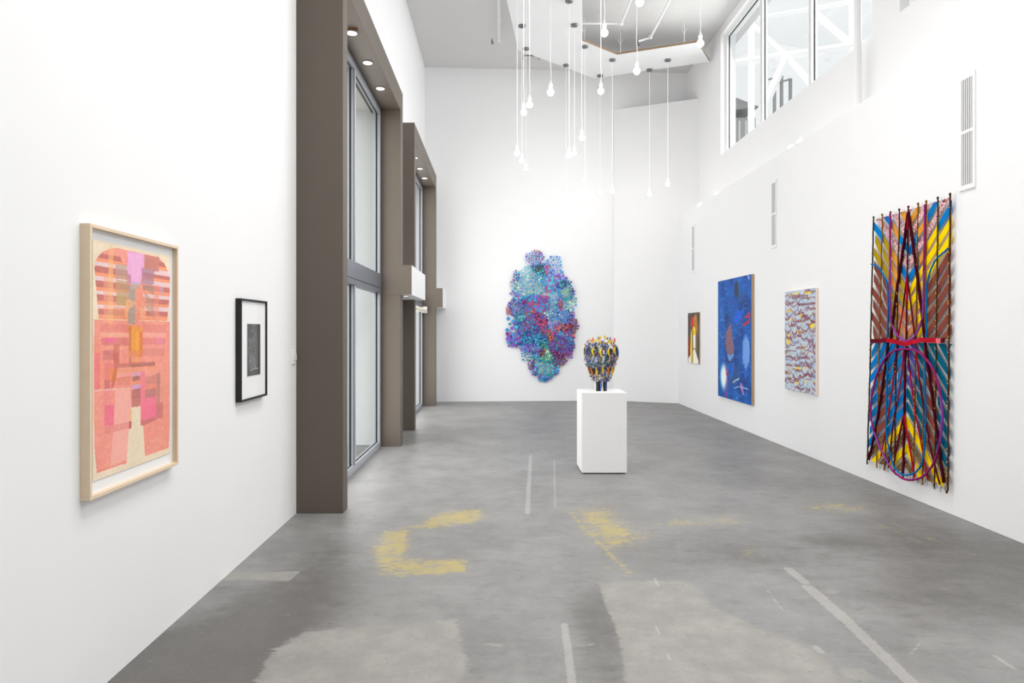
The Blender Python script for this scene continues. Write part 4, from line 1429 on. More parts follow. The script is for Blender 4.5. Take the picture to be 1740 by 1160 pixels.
    rope('wine', (92, 12, 34), [c2(272, 480), c2(245, 620), c2(205, 965)], .0075, .015)
    rope('wine', (92, 12, 34), [c2(272, 60), c2(248, 260)], .0075, .015)
    rope('crimson', (176, 12, 40), [c2(248, 260), c2(215, 520), c2(150, 880)], .007, .015)
    rope('wine', (92, 12, 34), [c2(345, 100), c2(365, 270)], .0075, .015)
    rope('crimson', (176, 12, 40), [c2(365, 270), c2(392, 500), c2(440, 760), c2(495, 1050)], .007, .015)
    rope('crimson', (176, 12, 40), [c2(410, 110), c2(432, 320)], .007, .015)
    rope('wine', (92, 12, 34), [c2(432, 320), c2(475, 580), c2(510, 800), c2(580, 1085)], .008, .015)
    for tip, cr in ((c2(250, 925), 'wine'), (c2(312, 1010), 'wine'), (c2(400, 1035), 'crimson')):
        top = c2(320, 575)
        mid_ = ((top[0] + tip[0]) / 2, (top[1] + tip[1]) / 2 + .01)
        rope(cr, (92, 12, 34) if cr == 'wine' else (176, 12, 40), [top, mid_, tip], .0085, .018)
    # magenta and blue loops
    rope('magenta', (150, 34, 110), [c1(198, 182), c1(199, 520)], .0095, .02)
    rope('violet', (146, 62, 160), [c1(199, 520), c1(200, 880), c1(215, 1000), c1(265, 1085), c1(318, 1110), c1(375, 1085), c1(425, 990), c1(440, 880), c1(446, 600)], .0095, .02)
    rope('magenta', (150, 34, 110), [c1(446, 600), c1(452, 350), c1(455, 115)], .0095, .02)
    el = [(330, 97), (265, 107), (200, 152), (145, 240), (105, 360), (84, 490), (84, 600), (104, 700)]
    rope('magenta', (150, 34, 110), [c2(*p) for p in el], .0100, .026)
    rope('violet', (146, 62, 160), [c2(*p) for p in [(104, 700), (135, 790), (185, 890), (240, 985)]], .0100, .026)
    rope('magenta', (150, 34, 110), [c2(*p) for p in [(240, 985), (310, 1040), (375, 1054), (450, 1035), (510, 985), (555, 900), (588, 780)]], .0100, .026)
    rope('violet', (146, 62, 160), [c2(*p) for p in [(588, 780), (603, 660), (605, 540), (595, 440)]], .0100, .026)
    rope('magenta', (150, 34, 110), [c2(*p) for p in [(595, 440), (570, 330), (530, 230), (470, 150), (400, 105), (330, 97)]], .0100, .026)
    B_ = (0, 112, 178)
    rope('cobalt', B_, [c1(60, 553), c1(105, 570), c1(150, 630), c1(175, 700), c1(184, 850), c1(178, 1090)], .0078, .02)
    rope('cobalt', B_, [c1(622, 440), c1(575, 480), c1(530, 525), c1(490, 615), c1(468, 720), c1(466, 900), c1(465, 1092)], .0078, .02)
    rope('cobalt', B_, [c2(205, 190), c2(200, 400), c2(198, 690), c2(215, 820), c2(245, 940), c2(290, 1000), c2(340, 1018), c2(400, 1003), c2(445, 960), c2(472, 880), c2(482, 700), c2(486, 560), c2(482, 350), c2(480, 190)], .0085, .03)
    # crosswise red woven bar
    seg = [(60, 1112), (125, 1114), (180, 1105), (245, 1118), (310, 1135), (375, 1120), (430, 1105), (545, 1110), (580, 1112), (606, 1108)]
    sc_ = [(92, 10, 30), (110, 12, 36), (176, 16, 40), (168, 14, 38), (186, 14, 40), (190, 24, 50), (178, 16, 40), (224, 110, 120), (80, 10, 28)]
    for (p, q), col in zip(zip(seg[:-1], seg[1:]), sc_):
        a, b = c1(*p), c1(*q)
        mm = mat('woven_red_%d_%d' % (col[0], col[1]), col, rough=.95, spec=.1, noise=.3, nscale=80, bump=.6)
        h = .021
        vs = []
        for x in (Xs - .036, Xs - .028):
            vs += [(x, a[0], a[1] - h), (x, b[0], b[1] - h), (x, b[0], b[1] + h), (x, a[0], a[1] + h)]
        MB().add(vs, [(0, 1, 2, 3), (7, 6, 5, 4), (0, 4, 5, 1), (1, 5, 6, 2), (2, 6, 7, 3), (3, 7, 4, 0)]).build('woven_bar', mm, t)
    # loose threads along the top and bottom
    fr = MB()
    for q in range(46):
        s = rr.random()
        y = flare(YR + s * 1.19, zb)
        z = zb + .01
        fr.tube([(Xs - .005, y, z), (Xs - .012, y + rr.uniform(-.012, .012), z - rr.uniform(.02, .04)), (Xs - .008, y + rr.uniform(-.03, .03), z - rr.uniform(.03, .075))], .0018, 4)
    o = fr.build('fringe', mat('dark_thread', (52, 26, 28), rough=.9), t)
    o['kind'] = 'stuff'
    th = MB()
    for q in range(30):
        y = YR + q / 30 * 1.19
        th.tube([(Xs - .006, y, zt + .004), (Xs - .006, y + .02, zt - .02), (Xs - .006, y + .04, zt + .004)], .0016, 4)
    o = th.build('edge_stitching', mat('red_thread', (150, 24, 52), rough=.9), t)
    o['kind'] = 'stuff'
    # hanging pins that hold it off the wall
    for i, y in enumerate(cols):
        MB().tube([(Xs - .01, y, zt + .03), (XR, y, zt + .03)], .002, 6).build('pin', M_white, t)


textile()


# ------------------------------------------------------------------ wall relief of painted discs
def disc_relief():
    yb0 = 15.6
    t = empty('disc_relief', (1.0, back_y(1.0), .45))
    tag(t, 'blue, teal and purple wall relief of clustered small discs', 'wall sculpture')
    A = crop(855, 420, 9.667)
    B = crop(855, 530, 9.281)
    mpp = yb0 / FOC

    pal = {
        'azure': (64, 150, 220), 'cyan': (82, 188, 220), 'mint': (166, 230, 206), 'teal': (20, 150, 168), 'green': (84, 176, 140), 'navy': (44, 76, 156), 'peri': (130, 158, 232),
        'violet': (126, 92, 194), 'plum': (120, 54, 122), 'magenta': (168, 78, 158), 'rose': (196, 82, 124), 'maroon': (112, 30, 54), 'orange': (206, 112, 66), 'lilac': (176, 158, 226), 'forest': (28, 66, 58)}
    # centre, radii, palette, disc radius (m), how tightly packed, how far the fold stands off the wall
    P = [
        (A, 515, 190, 140, 120, 0, 'violet violet azure navy plum azure peri', .010, .026, 1.18, .10), (A, 560, 90, 60, 40, 0, 'magenta violet orange', .014, .026, 1.3, .10),
        (A, 815, 310, 150, 150, 0, 'peri azure peri azure cyan lilac', .011, .030, 1.32, .08), (A, 720, 370, 60, 110, 0, 'magenta lilac peri rose', .010, .018, 1.0, .10),
        (A, 590, 355, 115, 80, .5, 'forest green navy forest', .008, .016, .86, .04),
        (A, 430, 600, 255, 235, 0, 'cyan azure cyan cyan azure mint teal', .011, .030, 1.36, .14), (A, 400, 640, 240, 200, 0, 'mint mint', .004, .007, 2.2, .05),
        (A, 165, 585, 40, 50, 0, 'lilac peri violet', .012, .022, 1.05, .06), (A, 180, 745, 55, 55, 0, 'navy violet peri', .010, .020, 1.1, .05), (A, 215, 480, 50, 80, 0, 'plum navy azure', .012, .024, 1.15, .06),
        (A, 790, 570, 150, 150, 0, 'azure peri cyan violet azure', .018, .038, 1.08, .12), (A, 970, 480, 60, 60, 0, 'violet peri azure', .020, .036, 1.1, .10), (A, 730, 690, 40, 50, 0, 'rose magenta', .018, .036, 1.1, .15), (A, 840, 510, 70, 40, 0, 'lilac magenta', .012, .02, 1.05, .12),
        (A, 1020, 730, 140, 165, 0, 'teal green teal navy azure green', .011, .028, 1.2, .12), (A, 1030, 590, 90, 50, 0, 'navy navy teal', .010, .022, 1.0, .1), (A, 1125, 740, 35, 70, 0, 'plum navy', .010, .018, 1.1, .08), (A, 900, 650, 60, 45, 0, 'navy azure', .012, .026, 1.0, .12),
        (A, 1080, 920, 125, 120, 0, 'azure mint teal azure green', .011, .030, 1.25, .10), (A, 930, 940, 40, 110, 0, 'rose magenta orange', .009, .018, 1.0, .12),
        (A, 240, 1000, 165, 130, 0, 'navy navy azure teal violet', .009, .024, .98, .10), (A, 90, 1040, 40, 60, 0, 'orange maroon rose', .012, .024, 1.1, .08), (A, 330, 905, 90, 45, 0, 'maroon plum rose', .008, .016, .9, .06),
        (A, 560, 960, 180, 150, 0, 'magenta azure violet azure rose', .010, .026, .98, .12), (A, 420, 1040, 90, 70, 0, 'orange magenta azure cyan', .010, .026, 1.0, .13),
        (A, 840, 900, 130, 190, 0, 'azure cyan azure azure peri', .013, .032, 1.34, .12), (A, 830, 980, 120, 120, 0, 'mint mint', .005, .009, 1.6, .05), (A, 660, 830, 90, 40, 0, 'rose magenta', .010, .022, 1.0, .13),
        (A, 420, 840, 230, 60, 0, 'azure teal violet cyan', .010, .026, 1.1, .08), (A, 520, 870, 220, 60, 0, 'azure violet magenta cyan', .010, .026, 1.1, .08), (A, 760, 1100, 170, 80, 0, 'cyan azure mint peri', .010, .026, 1.15, .08), (A, 900, 1010, 80, 90, 0, 'peri azure navy', .010, .024, 1.15, .08),
        (A, 640, 480, 80, 110, 0, 'mint green cyan azure', .009, .024, 1.2, .1), (B, 250, 480, 110, 70, 0, 'peri violet azure navy', .012, .026, 1.15, .07),
        (B, 165, 300, 110, 220, 0, 'azure azure teal cyan violet', .022, .046, 1.2, .08), (B, 190, 430, 120, 90, 0, 'violet magenta violet peri', .018, .034, 1.1, .07), (B, 90, 380, 30, 50, 0, 'violet plum', .03, .044, 1.1, .07),
        (B, 420, 240, 220, 190, 0, 'violet navy azure violet teal plum', .009, .022, .94, .15), (B, 560, 130, 130, 130, 0, 'rose maroon magenta violet', .009, .022, .95, .15), (B, 620, 220, 80, 100, 0, 'magenta magenta rose', .012, .026, 1.0, .16), (B, 280, 100, 80, 60, 0, 'green cyan teal', .012, .028, 1.0, .13),
        (B, 740, 170, 95, 90, 0, 'navy plum peri', .010, .026, 1.4, .05), (B, 770, 230, 80, 80, 0, 'cyan peri azure lilac', .010, .022, 1.0, .07), (B, 660, 395, 70, 80, 0, 'navy plum navy', .010, .022, 1.12, .05), (B, 480, 420, 200, 110, 0, 'navy teal azure cyan', .008, .022, .92, .12),
        (B, 960, 120, 110, 130, 0, 'azure navy violet azure', .010, .028, .98, .1), (B, 1080, 50, 45, 60, 0, 'navy violet plum', .012, .024, 1.1, .06),
        (B, 1095, 210, 75, 140, 0, 'maroon maroon plum violet', .009, .020, .98, .09), (B, 930, 240, 150, 60, .2, 'maroon orange rose magenta', .010, .026, 1.0, .14), (B, 1090, 370, 40, 50, 0, 'rose magenta orange', .010, .022, 1.05, .09),
        (B, 755, 395, 55, 110, .4, 'orange orange rose', .010, .028, 1.05, .15), (B, 930, 350, 150, 70, 0, 'magenta cyan violet magenta', .010, .026, 1.0, .13),
        (B, 900, 500, 195, 190, 0, 'plum violet navy violet teal plum', .009, .022, .93, .16), (B, 1050, 480, 60, 120, 0, 'teal navy azure', .010, .026, 1.0, .1), (B, 900, 640, 170, 80, 0, 'maroon plum rose violet', .009, .022, .94, .13),
        (B, 450, 560, 160, 80, .1, 'peri violet azure violet', .009, .026, .97, .12), (B, 400, 500, 120, 40, 0, 'plum navy maroon', .008, .018, .95, .08), (B, 650, 520, 100, 60, 0, 'forest green teal', .009, .018, .92, .10), (B, 620, 640, 60, 60, 0, 'orange maroon', .01, .022, 1.0, .1),
        (B, 385, 660, 100, 110, 0, 'teal navy teal azure', .011, .026, 1.45, .06), (B, 540, 700, 90, 70, 0, 'azure navy teal', .012, .026, 1.0, .09),
        (B, 690, 700, 100, 90, 0, 'green teal mint green', .010, .024, .98, .12), (B, 660, 900, 190, 150, 0, 'teal cyan azure teal cyan', .013, .034, 1.28, .12), (B, 650, 880, 170, 130, 0, 'mint green', .005, .010, 1.7, .05), (B, 680, 1030, 80, 60, 0, 'azure navy cyan', .014, .032, 1.08, .08),
        (B, 880, 780, 110, 70, 0, 'maroon plum navy', .009, .020, 1.0, .07), (B, 850, 850, 25, 25, 0, 'orange rose', .02, .03, 1.1, .08), (B, 1060, 690, 40, 40, 0, 'violet magenta', .010, .02, 1.1, .05), (B, 440, 830, 50, 70, 0, 'plum navy', .012, .026, 1.05, .07), (B, 500, 930, 50, 70, 0, 'peri navy violet', .012, .028, 1.05, .08),
        (B, 825, 930, 45, 60, 0, 'navy violet azure', .010, .024, 1.05, .08), (B, 590, 1030, 40, 40, 0, 'violet azure', .016, .032, 1.05, .08),
    ]
    rg = np.random.default_rng(5)
    discs = []
    for (cr, cx, cy, rx, ry, rot, names, r0, r1, gap, lift) in P:
        s = 9.667 if cr is A else 9.281
        px, py = cr(cx, cy)
        X0, Z0 = (px - 850) * mpp, EYE + (562 - py) * mpp
        RX, RZ = rx / s * mpp * 1.06, ry / s * mpp * 1.06
        nm = names.split()
        got = np.zeros((0, 3))
        tries = int(min(2600, 60 + 5.0 * RX * RZ * PI / (PI * ((r0 + r1) / 2.6) ** 2)))
        rad = r0 + (r1 - r0) * rg.random(tries) ** 2.2
        rad[::-1].sort()
        for q in range(tries):
            th, rr_ = rg.random() * 2 * PI, math.sqrt(rg.random())
            wob = 1 + .14 * math.sin(3 * th + cx) + .08 * math.sin(7 * th + cy)
            x, z = RX * rr_ * math.cos(th) * wob, RZ * rr_ * math.sin(th) * wob
            r = rad[q]
            if len(got):
                d = np.hypot(got[:, 0] - x, got[:, 1] - z)
                if (d < (got[:, 2] + r) * gap * .93).any():
                    continue
            got = np.vstack([got, [x, z, r]])
            e = math.hypot(x / RX, z / RZ)
            h = .025 + .7 * lift * (max(0, 1 - e * e) * .75 + .25) + rg.random() * .02
            edge = e > .86 and rg.random() < .10
            col = 'violet' if edge and 'mint' not in nm else nm[rg.integers(len(nm))]
            discs.append((X0 + x, Z0 + z, r, h, col))
    discs.sort(key=lambda d: -d[2])
    mats = {k: mat('disc_' + k, v, rough=.45, spec=.4, noise=.10, nscale=40) for k, v in pal.items()}
    n = 10

    def disc_geo(mb, x, y, z, r, h, col, side):
        """face at y - h, rim behind it, slim stem back to the wall"""
        th = max(.006, r * .5)
        yf = y - h
        ang = [2 * PI * k / n for k in range(n)]
        vs = [(x + r * .82 * math.cos(a), yf, z + r * .82 * math.sin(a)) for a in ang] + [(x + r * math.cos(a), yf + r * .18, z + r * math.sin(a)) for a in ang] + [(x + r * .7 * math.cos(a), yf + th, z + r * .7 * math.sin(a)) for a in ang]
        fs = [tuple(range(n))]
        for a_ in (0, n):
            fs += [(a_ + (k + 1) % n, a_ + k, a_ + n + k, a_ + n + (k + 1) % n) for k in range(n)]
        mb.add(vs, fs, 0, None)
        if col is not None:
            mb.c += [col] * (2 * n) + [side] * n
        sr = min(.004, r * .35)
        vs = [(x + sr * math.cos(a), yy, z + sr * math.sin(a)) for yy in (yf + th * .9, y + .002) for a in (0, 2.1, 4.2)]
        mb.add(vs, [(0, 1, 4, 3), (1, 2, 5, 4), (2, 0, 3, 5)], 0, None)
        if col is not None:
            mb.c += [side] * 6

    # the 300 widest discs are parts of their own and share one mesh per colour and stand-off
    cache = {}
    for (x, z, r, h, col) in discs[:300]:
        hq = round(h / .03) * .03
        rq = max(.020, round(r / .004) * .004)
        key = (col, hq, rq)
        if key not in cache:
            mb = MB()
            disc_geo(mb, 0, 0, 0, rq, hq, None, None)
            o = mb.build('disc', mats[col])
            cache[key] = o.data
            bpy.data.objects.remove(o)
        shared('disc', cache[key], t, (x, back_y(x), z))
    mb = MB()
    lpal = {k: lin(v) for k, v in pal.items()}
    side_opts = ['green', 'teal', 'navy', 'magenta', 'mint', 'plum']
    for (x, z, r, h, col) in discs[300:]:
        k = rg.uniform(.8, 1.2)
        disc_geo(mb, x, back_y(x), z, r, h, tuple(min(1, c * k) for c in lpal[col]), lpal[side_opts[rg.integers(6)]])
    o = mb.build('small_discs', mat_attr('painted_small_discs', rough=.5, spec=.35), t)
    o['kind'] = 'stuff'
    print('discs', len(discs))


disc_relief()

# ------------------------------------------------------------------ pedestal
PX0, PX1, PY0, PY1 = .912, 1.416, 7.63, 8.125
pd = empty('pedestal', ((PX0 + PX1) / 2, (PY0 + PY1) / 2, 0))
tag(pd, 'plain white box pedestal standing on the concrete floor', 'pedestal')
MB().box(PX0, PX1, PY0, PY1, .014, .909).build('body', mat('white_plinth_paint', (240, 240, 240), rough=.5, noise=.008), pd, bevel=.003)
MB().box(PX0 + .02, PX1 - .02, PY0 + .02, PY1 - .02, 0, .014).build('recessed_foot', mat('shadow_gap_dark', (60, 58, 56)), pd)  # foot coloured dark to give the shadow gap under the box


# ------------------------------------------------------------------ ceramic vessel
def vessel():
    cx, cy, z0 = 1.162, 7.88, .909
    t = empty('ceramic_vessel', (cx, cy, z0))
    tag(t, 'craggy multicoloured glazed ceramic vessel on the white pedestal', 'sculpture')
    s = .00679 / 10.086
    zz = lambda y: z0 + (1055 - y) * s
    rr = random.Random(9)

    def glaze(nm, rgb, rough=.25):
        return mat('glaze_' + nm, rgb, rough=rough, spec=.6, noise=.25, nscale=60, bump=.4, bscale=90)
    G = dict(yellow=glaze('yellow', (246, 196, 24)), black=glaze('black', (44, 34, 30), .5), blue=glaze('blue', (46, 92, 172)), white=glaze('white', (226, 226, 226)), teal=glaze('teal', (60, 96, 98)),
             orange=glaze('orange', (214, 122, 40)), red=glaze('red', (222, 70, 40)), purple=glaze('purple', (98, 92, 156)), navy=glaze('navy', (34, 46, 76)), cream=glaze('cream', (224, 208, 180)))
    # feet: a bundle of upright glazed pipes
    for k in range(7):
        a = 2 * PI * k / 7 + .25
        x, y = cx + .052 * math.cos(a), cy + .052 * math.sin(a)
        m = [G['blue'], G['black'], G['navy'], G['white'], G['black'], G['blue'], G['navy']][k]
        MB().lathe([(.021, z0), (.022, z0 + .02), (.021, zz(960)), (.025, zz(885)), (.02, zz(870))], x, y, 14).build('foot_pipe', m, t, smooth=True)
    MB().tube([(cx + .006, cy - .078, z0), (cx + .006, cy - .078, zz(960)), (cx + .004, cy - .078, zz(890))], [.014, .004, .007], 8).build('drip', G['cream'], t, smooth=True)
    # body: lathe with angular ripples, painted in runs of glaze
    prof = [(.055, 900), (.098, 885), (.108, 840), (.118, 780), (.128, 730), (.138, 680), (.146, 640), (.150, 612), (.160, 600), (.158, 570), (.172, 540), (.182, 500), (.185, 450), (.184, 390), (.180, 330), (.172, 280), (.160, 240), (.140, 210), (.112, 190), (.085, 185), (.078, 200), (.070, 260), (.060, 330)]
    n = 56
    cols_ = [(98, 92, 156), (66, 84, 150), (226, 226, 226), (44, 50, 70), (50, 112, 112), (196, 204, 214), (44, 34, 30), (46, 92, 172), (206, 190, 160), (226, 226, 226), (120, 116, 170)]
    lc = [lin(c) for c in cols_]
    mb = MB()
    vs, cl, fs = [], [], []
    colmap = [[rr.choice(lc) for _ in range(n)] for _ in range(len(prof))]
    for i in range(1, len(prof)):
        for k in range(n):
            if rr.random() < .55:
                colmap[i][k] = colmap[i - 1][k]      # vertical runs
    sub = 2
    rows = []
    for i in range(len(prof) - 1):
        for q in range(sub):
            f_ = q / sub
            rows.append((prof[i][0] * (1 - f_) + prof[i + 1][0] * f_, prof[i][1] * (1 - f_) + prof[i + 1][1] * f_, i))
    rows.append((prof[-1][0], prof[-1][1], len(prof) - 1))
    for (r, y, i) in rows:
        for k in range(n):
            th = 2 * PI * k / n
            rp = r * (1 + .035 * math.sin(9 * th + i * .2) + rr.uniform(-.035, .035))
            if y < 200:
                rp = r
            vs.append((cx + rp * math.cos(th), cy + rp * math.sin(th), zz(y) + rr.uniform(-.004, .004)))
            cl.append(colmap[i][k])
    for i in range(len(rows) - 1):
        for k in range(n):
            k2 = (k + 1) % n
            fs.append((i * n + k, i * n + k2, (i + 1) * n + k2, (i + 1) * n + k))
    fs.append(tuple(reversed(range(n))))
    mb.v, mb.f, mb.mi, mb.c = vs, fs, [0] * len(fs), cl
    mb.build('body', mat_attr('glazed_body', rough=.22, spec=.6, bump=.6, bscale=120), t)

    def at(th, r, z):
        return Vector((cx + r * math.cos(th), cy + r * math.sin(th), z))

    def rad(y):
        for (r0, y0), (r1, y1) in zip(prof[:-1], prof[1:]):
            if y1 <= y <= y0:
                return r0 + (r1 - r0) * (y0 - y) / max(1e-6, y0 - y1)
        return .15

    def hollow(th, yc, hy, wth, parent):
        """dark almond-shaped mouth, sunk shell with a rim"""
        vs = []
        m_ = 12
        for ring, (k, dr) in enumerate(((1.0, .006), (.8, .010), (.45, .002), (.05, -.004))):
            for q in range(m_):
                a = 2 * PI * q / m_
                y = yc + hy * k * math.sin(a)
                vs.append(at(th + wth * k * math.cos(a) * (1 - .3 * math.sin(a)), rad(y) + dr, zz(y)))
        fs = [(r_ * m_ + q, r_ * m_ + (q + 1) % m_, (r_ + 1) * m_ + (q + 1) % m_, (r_ + 1) * m_ + q) for r_ in range(3) for q in range(m_)] + [tuple(range(3 * m_, 4 * m_))]
        return MB().add(vs, fs).build('mouth', G['black'], t, smooth=True)

    # two tiers of almond mouths, each with a yellow lip on its left
    for k in range(13):
        th = -PI / 2 - .98 + 2 * PI * k / 13 + rr.uniform(-.03, .03)
        yc = 380 + rr.uniform(-22, 22)
        h = hollow(th, yc, 72 + rr.uniform(-14, 14), .17, t)
        pts = [at(th - .19 + .10 * abs(q - 3) / 3, rad(yc + (q - 3) * 28) + .012, zz(yc + (q - 3) * 28)) for q in range(7)]
        MB().tube(pts, [.003, .007, .010, .011, .010, .007, .003], 8).build('lip', G['yellow'] if k % 5 else G['blue'], h, smooth=True)
    for k in range(13):
        th = -PI / 2 - .80 + 2 * PI * k / 13 + rr.uniform(-.03, .03)
        yc = 705 + rr.uniform(-14, 14)
        h = hollow(th, yc, 60 + rr.uniform(-8, 8), .165, t)
        pts = [at(th - .20 + .10 * q / 6, rad(yc + (q - 3) * 26) + .010, zz(yc + (q - 3) * 26)) for q in range(7)]
        MB().tube(pts, [.003, .007, .009, .010, .009, .006, .003], 8).build('lip', G['yellow'] if k % 3 else G['orange'], h, smooth=True)
    # tilted teal belt between the tiers
    pts = [at(2 * PI * k / 40, .160 + .006 * rr.random(), zz(585 - 34 * math.cos(2 * PI * k / 40))) for k in range(41)]
    MB().tube(pts, [.006 + .011 * rr.random() for _ in pts], 8, False).build('belt', G['teal'], t, smooth=True)
    # arched loops on the shoulder
    for th, w_ in ((-PI / 2 - .95, .26), (-PI / 2 - .45, .30), (-PI / 2 + 2.2, .3), (-PI / 2 + 3.6, .3)):
        for kk, (sc_, g) in enumerate(((1, 'orange'), (.5, 'white'))):
            pts = [at(th + w_ * sc_ * math.cos(PI * q / 8), rad(235) + .004 + .012 * kk, zz(238) + .036 * sc_ * math.sin(PI * q / 8)) for q in range(9)]
            MB().tube(pts, .009 if kk == 0 else .006, 7).build('arch', G['yellow'] if (kk == 0 and th > -2.2 and th < -1.9) else G[g], t, smooth=True)
    # yellow stars on the rim
    for th, y, r_, sz in ((-PI / 2 + .35, 132, .10, .024), (-PI / 2 + .55, 215, .155, .034), (-PI / 2 + .15, 228, .158, .02), (PI / 2, 150, .1, .03)):
        c = at(th, r_, zz(y))
        vs = []
        for dy in (-.006, .006):
            for q in range(10):
                a = PI / 2 + 2 * PI * q / 10
                k = sz if q % 2 == 0 else sz * .45
                vs.append((c.x + k * math.cos(a), c.y + dy, c.z + k * math.sin(a)))
        fs = [tuple(range(10)), tuple(range(19, 9, -1))] + [(q, 10 + q, 10 + (q + 1) % 10, (q + 1) % 10) for q in range(10)]
        st = MB().add(vs, fs).build('star', G['yellow'], t)
        MB().tube([(c.x, c.y, c.z - sz * .3), at(th, min(r_, .10), zz(205))], .006, 6).build('star_stem', G['white'], st)
    # upright prongs of the crown
    for k in range(16):
        th = 2 * PI * k / 16 + rr.uniform(-.1, .1)
        r_ = .105 + rr.uniform(-.015, .05)
        p = at(th, r_, zz(212))
        hgt = rr.uniform(.015, .055)
        MB().tube([p, p + Vector((rr.uniform(-.01, .01), rr.uniform(-.01, .01), hgt * .6)), p + Vector((rr.uniform(-.02, .02), rr.uniform(-.02, .02), hgt))], [.012, .009, .004], 7).build('prong', G[rr.choice(('white', 'blue', 'red', 'navy', 'white', 'purple', 'cream'))], t, smooth=True)
    # crusty flakes and drips of glaze
    fk = MB()
    pal = [lin(c) for c in ((226, 226, 226), (226, 226, 226), (44, 50, 70), (222, 70, 40), (98, 92, 156), (46, 92, 172), (206, 190, 160), (50, 112, 112), (246, 196, 24), (44, 34, 30), (44, 34, 30))]
    for q in range(640):
        th = rr.random() * 2 * PI
        y = rr.uniform(225, 880)
        if (310 < y < 450 or 640 < y < 770) and rr.random() < .7:
            y = rr.choice((rr.uniform(225, 300), rr.uniform(460, 560), rr.uniform(780, 880)))
        d = rr.uniform(.0, .012) if rr.random() < .8 else rr.uniform(.01, .022)
        p = at(th, rad(y) + d, zz(y))
        L_ = rr.uniform(.008, .028)
        w_ = rr.uniform(.003, .0075)
        tilt = Vector((rr.uniform(-.3, .3), rr.uniform(-.3, .3), 1)).normalized()
        fk.tube([p + tilt * L_ * .5, p, p - tilt * L_ * .5], [w_ * .5, w_, w_ * .35], 5, True, rr.choice(pal))
    o = fk.build('glaze_crust', mat_attr('glazed_crust', rough=.25, spec=.6), t)
    o['kind'] = 'stuff'


vessel()

# ------------------------------------------------------------------ outside the street windows
o = MB().box(-40, -2.16, -20, 70, -.12, -.02).build('pavement', mat('pale_pavement', (214, 210, 200), rough=.9, noise=.06, nscale=2))
tag(o, 'pale pavement outside the street windows', 'pavement', kind='structure')
hs = empty('street_house', (-8.5, 33, -.02))
tag(hs, 'low house with red-brown roof across the street', 'building')
hw_ = mat('house_wall', (212, 206, 198), rough=.9, noise=.05)
MB().box(-12, -6.6, 30, 36, -.02, 2.6).build('wall', hw_, hs)
rfm = mat('red_brown_roof', (150, 84, 66), rough=.8, noise=.15, nscale=9)
MB().add([(-12.3, 29.7, 2.5), (-6.3, 29.7, 2.5), (-6.3, 36.3, 2.5), (-12.3, 36.3, 2.5), (-12.3, 33, 4.1), (-6.3, 33, 4.1)], [(3, 2, 1, 0), (0, 1, 5, 4), (2, 3, 4, 5), (1, 2, 5), (3, 0, 4)]).build('roof', rfm, hs)
for xx in (-10.8, -8.2):
    w_ = MB().box(xx, xx + .9, 29.95, 30.0, 1.0, 2.0).build('window', M_white, hs)
    MB().box(xx + .08, xx + .82, 29.93, 29.95, 1.08, 1.92).build('pane', mat('dark_house_glass', (90, 100, 110), rough=.2), w_)


def tree(x, y, label):
    t = empty('street_tree', (x, y, -.02))
    tag(t, label, 'tree')
    rr = random.Random(4)
    bark = mat('grey_bark', (128, 116, 104), rough=.9, noise=.2)
    tr = MB().tube([(x, y, -.02), (x + .1, y, 2), (x, y + .1, 4.2)], [.16, .12, .08], 9).build('trunk', bark, t, smooth=True)
    lf = MB()
    for k in range(11):
        a = rr.random() * 2 * PI
        b0 = Vector((x, y, rr.uniform(3.0, 4.2)))
        b1 = b0 + Vector((math.cos(a) * rr.uniform(.8, 1.7), math.sin(a) * rr.uniform(.8, 1.7), rr.uniform(.8, 2.6)))
        MB().tube([b0, b0.lerp(b1, .5) + Vector((0, 0, -.1)), b1], [.05, .03, .012], 6).build('branch', bark, t, smooth=True)
        for q in range(70):
            c = b0.lerp(b1, rr.uniform(.45, 1.05)) + Vector((rr.gauss(0, .35), rr.gauss(0, .35), rr.gauss(0, .3)))
            u = Vector((rr.gauss(0, 1), rr.gauss(0, 1), rr.gauss(0, 1))).normalized()
            v_ = u.orthogonal().normalized()
            lf.add([c - u * .09, c + v_ * .04, c + u * .09, c - v_ * .04], [(0, 1, 2, 3)])
    o = lf.build('foliage', mat('pale_leaves', (150, 152, 112), rough=.8, noise=.2), t)
    o['kind'] = 'stuff'


tree(-6.2, 24.5, 'small street tree with thin pale foliage outside near window')

# ------------------------------------------------------------------ rooftop next door, seen through the high windows
nb = empty('neighbour_roof', (9, 22, 0))
tag(nb, 'flat roofed white building next door below the high windows', 'building')
MB().box(5.6, 16, 16.8, 32, -.02, 5.7).build('wall', M_ext, nb)
MB().box(5.5, 16.1, 16.7, 32.1, 5.7, 5.85).build('roof_slab', mat('pale_roof', (224, 224, 224), rough=.9), nb)
tr_m = mat('white_steelwork', (250, 250, 250), rough=.5)
ts = empty('roof_truss', (8, 18.5, 5.85))
tag(ts, 'white steel roof truss outside the high window', 'truss')


def ray(px, py, y):
    return Vector(((px - 850) / FOC * y, y, EYE + (562 - py) / FOC * y))


A_, B_ = ray(1251, 107, 19.15), ray(1460, 76.5, 17.8)


def beam(a, b, r, nm):
    MB().tube([a, b], r, 4).build(nm, tr_m, ts)


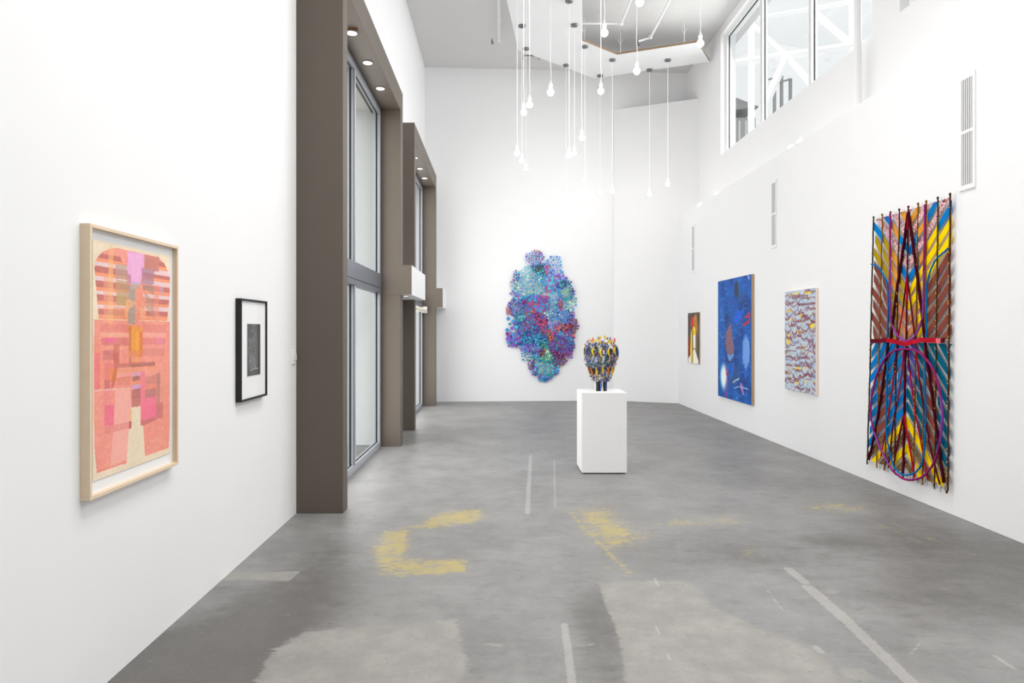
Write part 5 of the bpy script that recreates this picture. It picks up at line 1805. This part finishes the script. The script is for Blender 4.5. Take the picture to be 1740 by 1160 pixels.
beam(A_ + (A_ - B_) * .1, B_ + (B_ - A_) * .9, .11, 'chord')
up = Vector((0, 0, 1.15))
beam(A_ + (A_ - B_) * .1 + up, B_ + (B_ - A_) * .9 + up, .07, 'chord')
apex = A_.lerp(B_, .43)
for (q, m_) in ((1296, 188), (1385, 150)):
    beam(apex, ray(q, m_, 18.6), .11, 'diagonal')
beam(A_.lerp(B_, .10) + up, A_.lerp(B_, .43), .06, 'diagonal')
beam(A_.lerp(B_, .95), A_.lerp(B_, .62) + up, .09, 'diagonal')
beam(A_.lerp(B_, 1.6), A_.lerp(B_, 1.25) + up, .09, 'diagonal')
for f_ in (.13, .95, 1.6):
    p = A_.lerp(B_, f_)
    MB().box(p.x - .07, p.x + .07, p.y - .07, p.y + .07, 5.85, p.z + 1.2).build('post', tr_m, ts)
sh = empty('roof_shed', (8.3, 22.5, 5.85))
tag(sh, 'small grey sheet metal shed with sloping roof beyond the high window', 'shed')
gm = mat('grey_corrugated', (150, 150, 150), rough=.7, noise=.2, nscale=14)
p0, p1 = ray(1228, 200, 21.5), ray(1284, 200, 21.5)
MB().box(p0.x, p1.x, 21.5, 24, 5.85, p0.z).build('wall', gm, sh)
pk, e1, e0 = ray(1236, 160, 22.5), ray(1290, 181, 21.3), ray(1222, 190, 21.3)
MB().add([e0, e1, (e1.x, 24.2, e1.z), (e0.x, 24.2, e0.z), pk], [(3, 2, 1, 0), (0, 1, 4), (1, 2, 4), (2, 3, 4), (3, 0, 4)]).build('roof', mat('dark_sheet_roof', (120, 120, 120), rough=.6, noise=.2), sh)
for k in range(5):
    q = p0.lerp(p1, (k + .5) / 5)
    MB().box(q.x - .03, q.x + .03, 21.46, 21.5, 5.85, p0.z - .1).build('rib', mat('pale_rib', (190, 190, 190)), sh)
fr = empty('roof_frame', (9.2, 21.5, 5.85))
tag(fr, 'dark metal post and rail frame on the next roof', 'frame')
dm = mat('dark_post_metal', (132, 132, 132), rough=.5)
for (q, t_) in ((1316, 134), (1328, 129), (1343, 134)):
    b = ray(q, t_, 21.5)
    MB().box(b.x - .04, b.x + .04, 21.46, 21.54, 5.85, b.z).build('post', dm, fr)
MB().tube([ray(1306, 135, 21.45), ray(1328, 129, 21.45)], .03, 6).build('rail', dm, fr)
MB().tube([ray(1320, 141, 21.45), ray(1344, 134, 21.45)], .03, 6).build('rail', dm, fr)
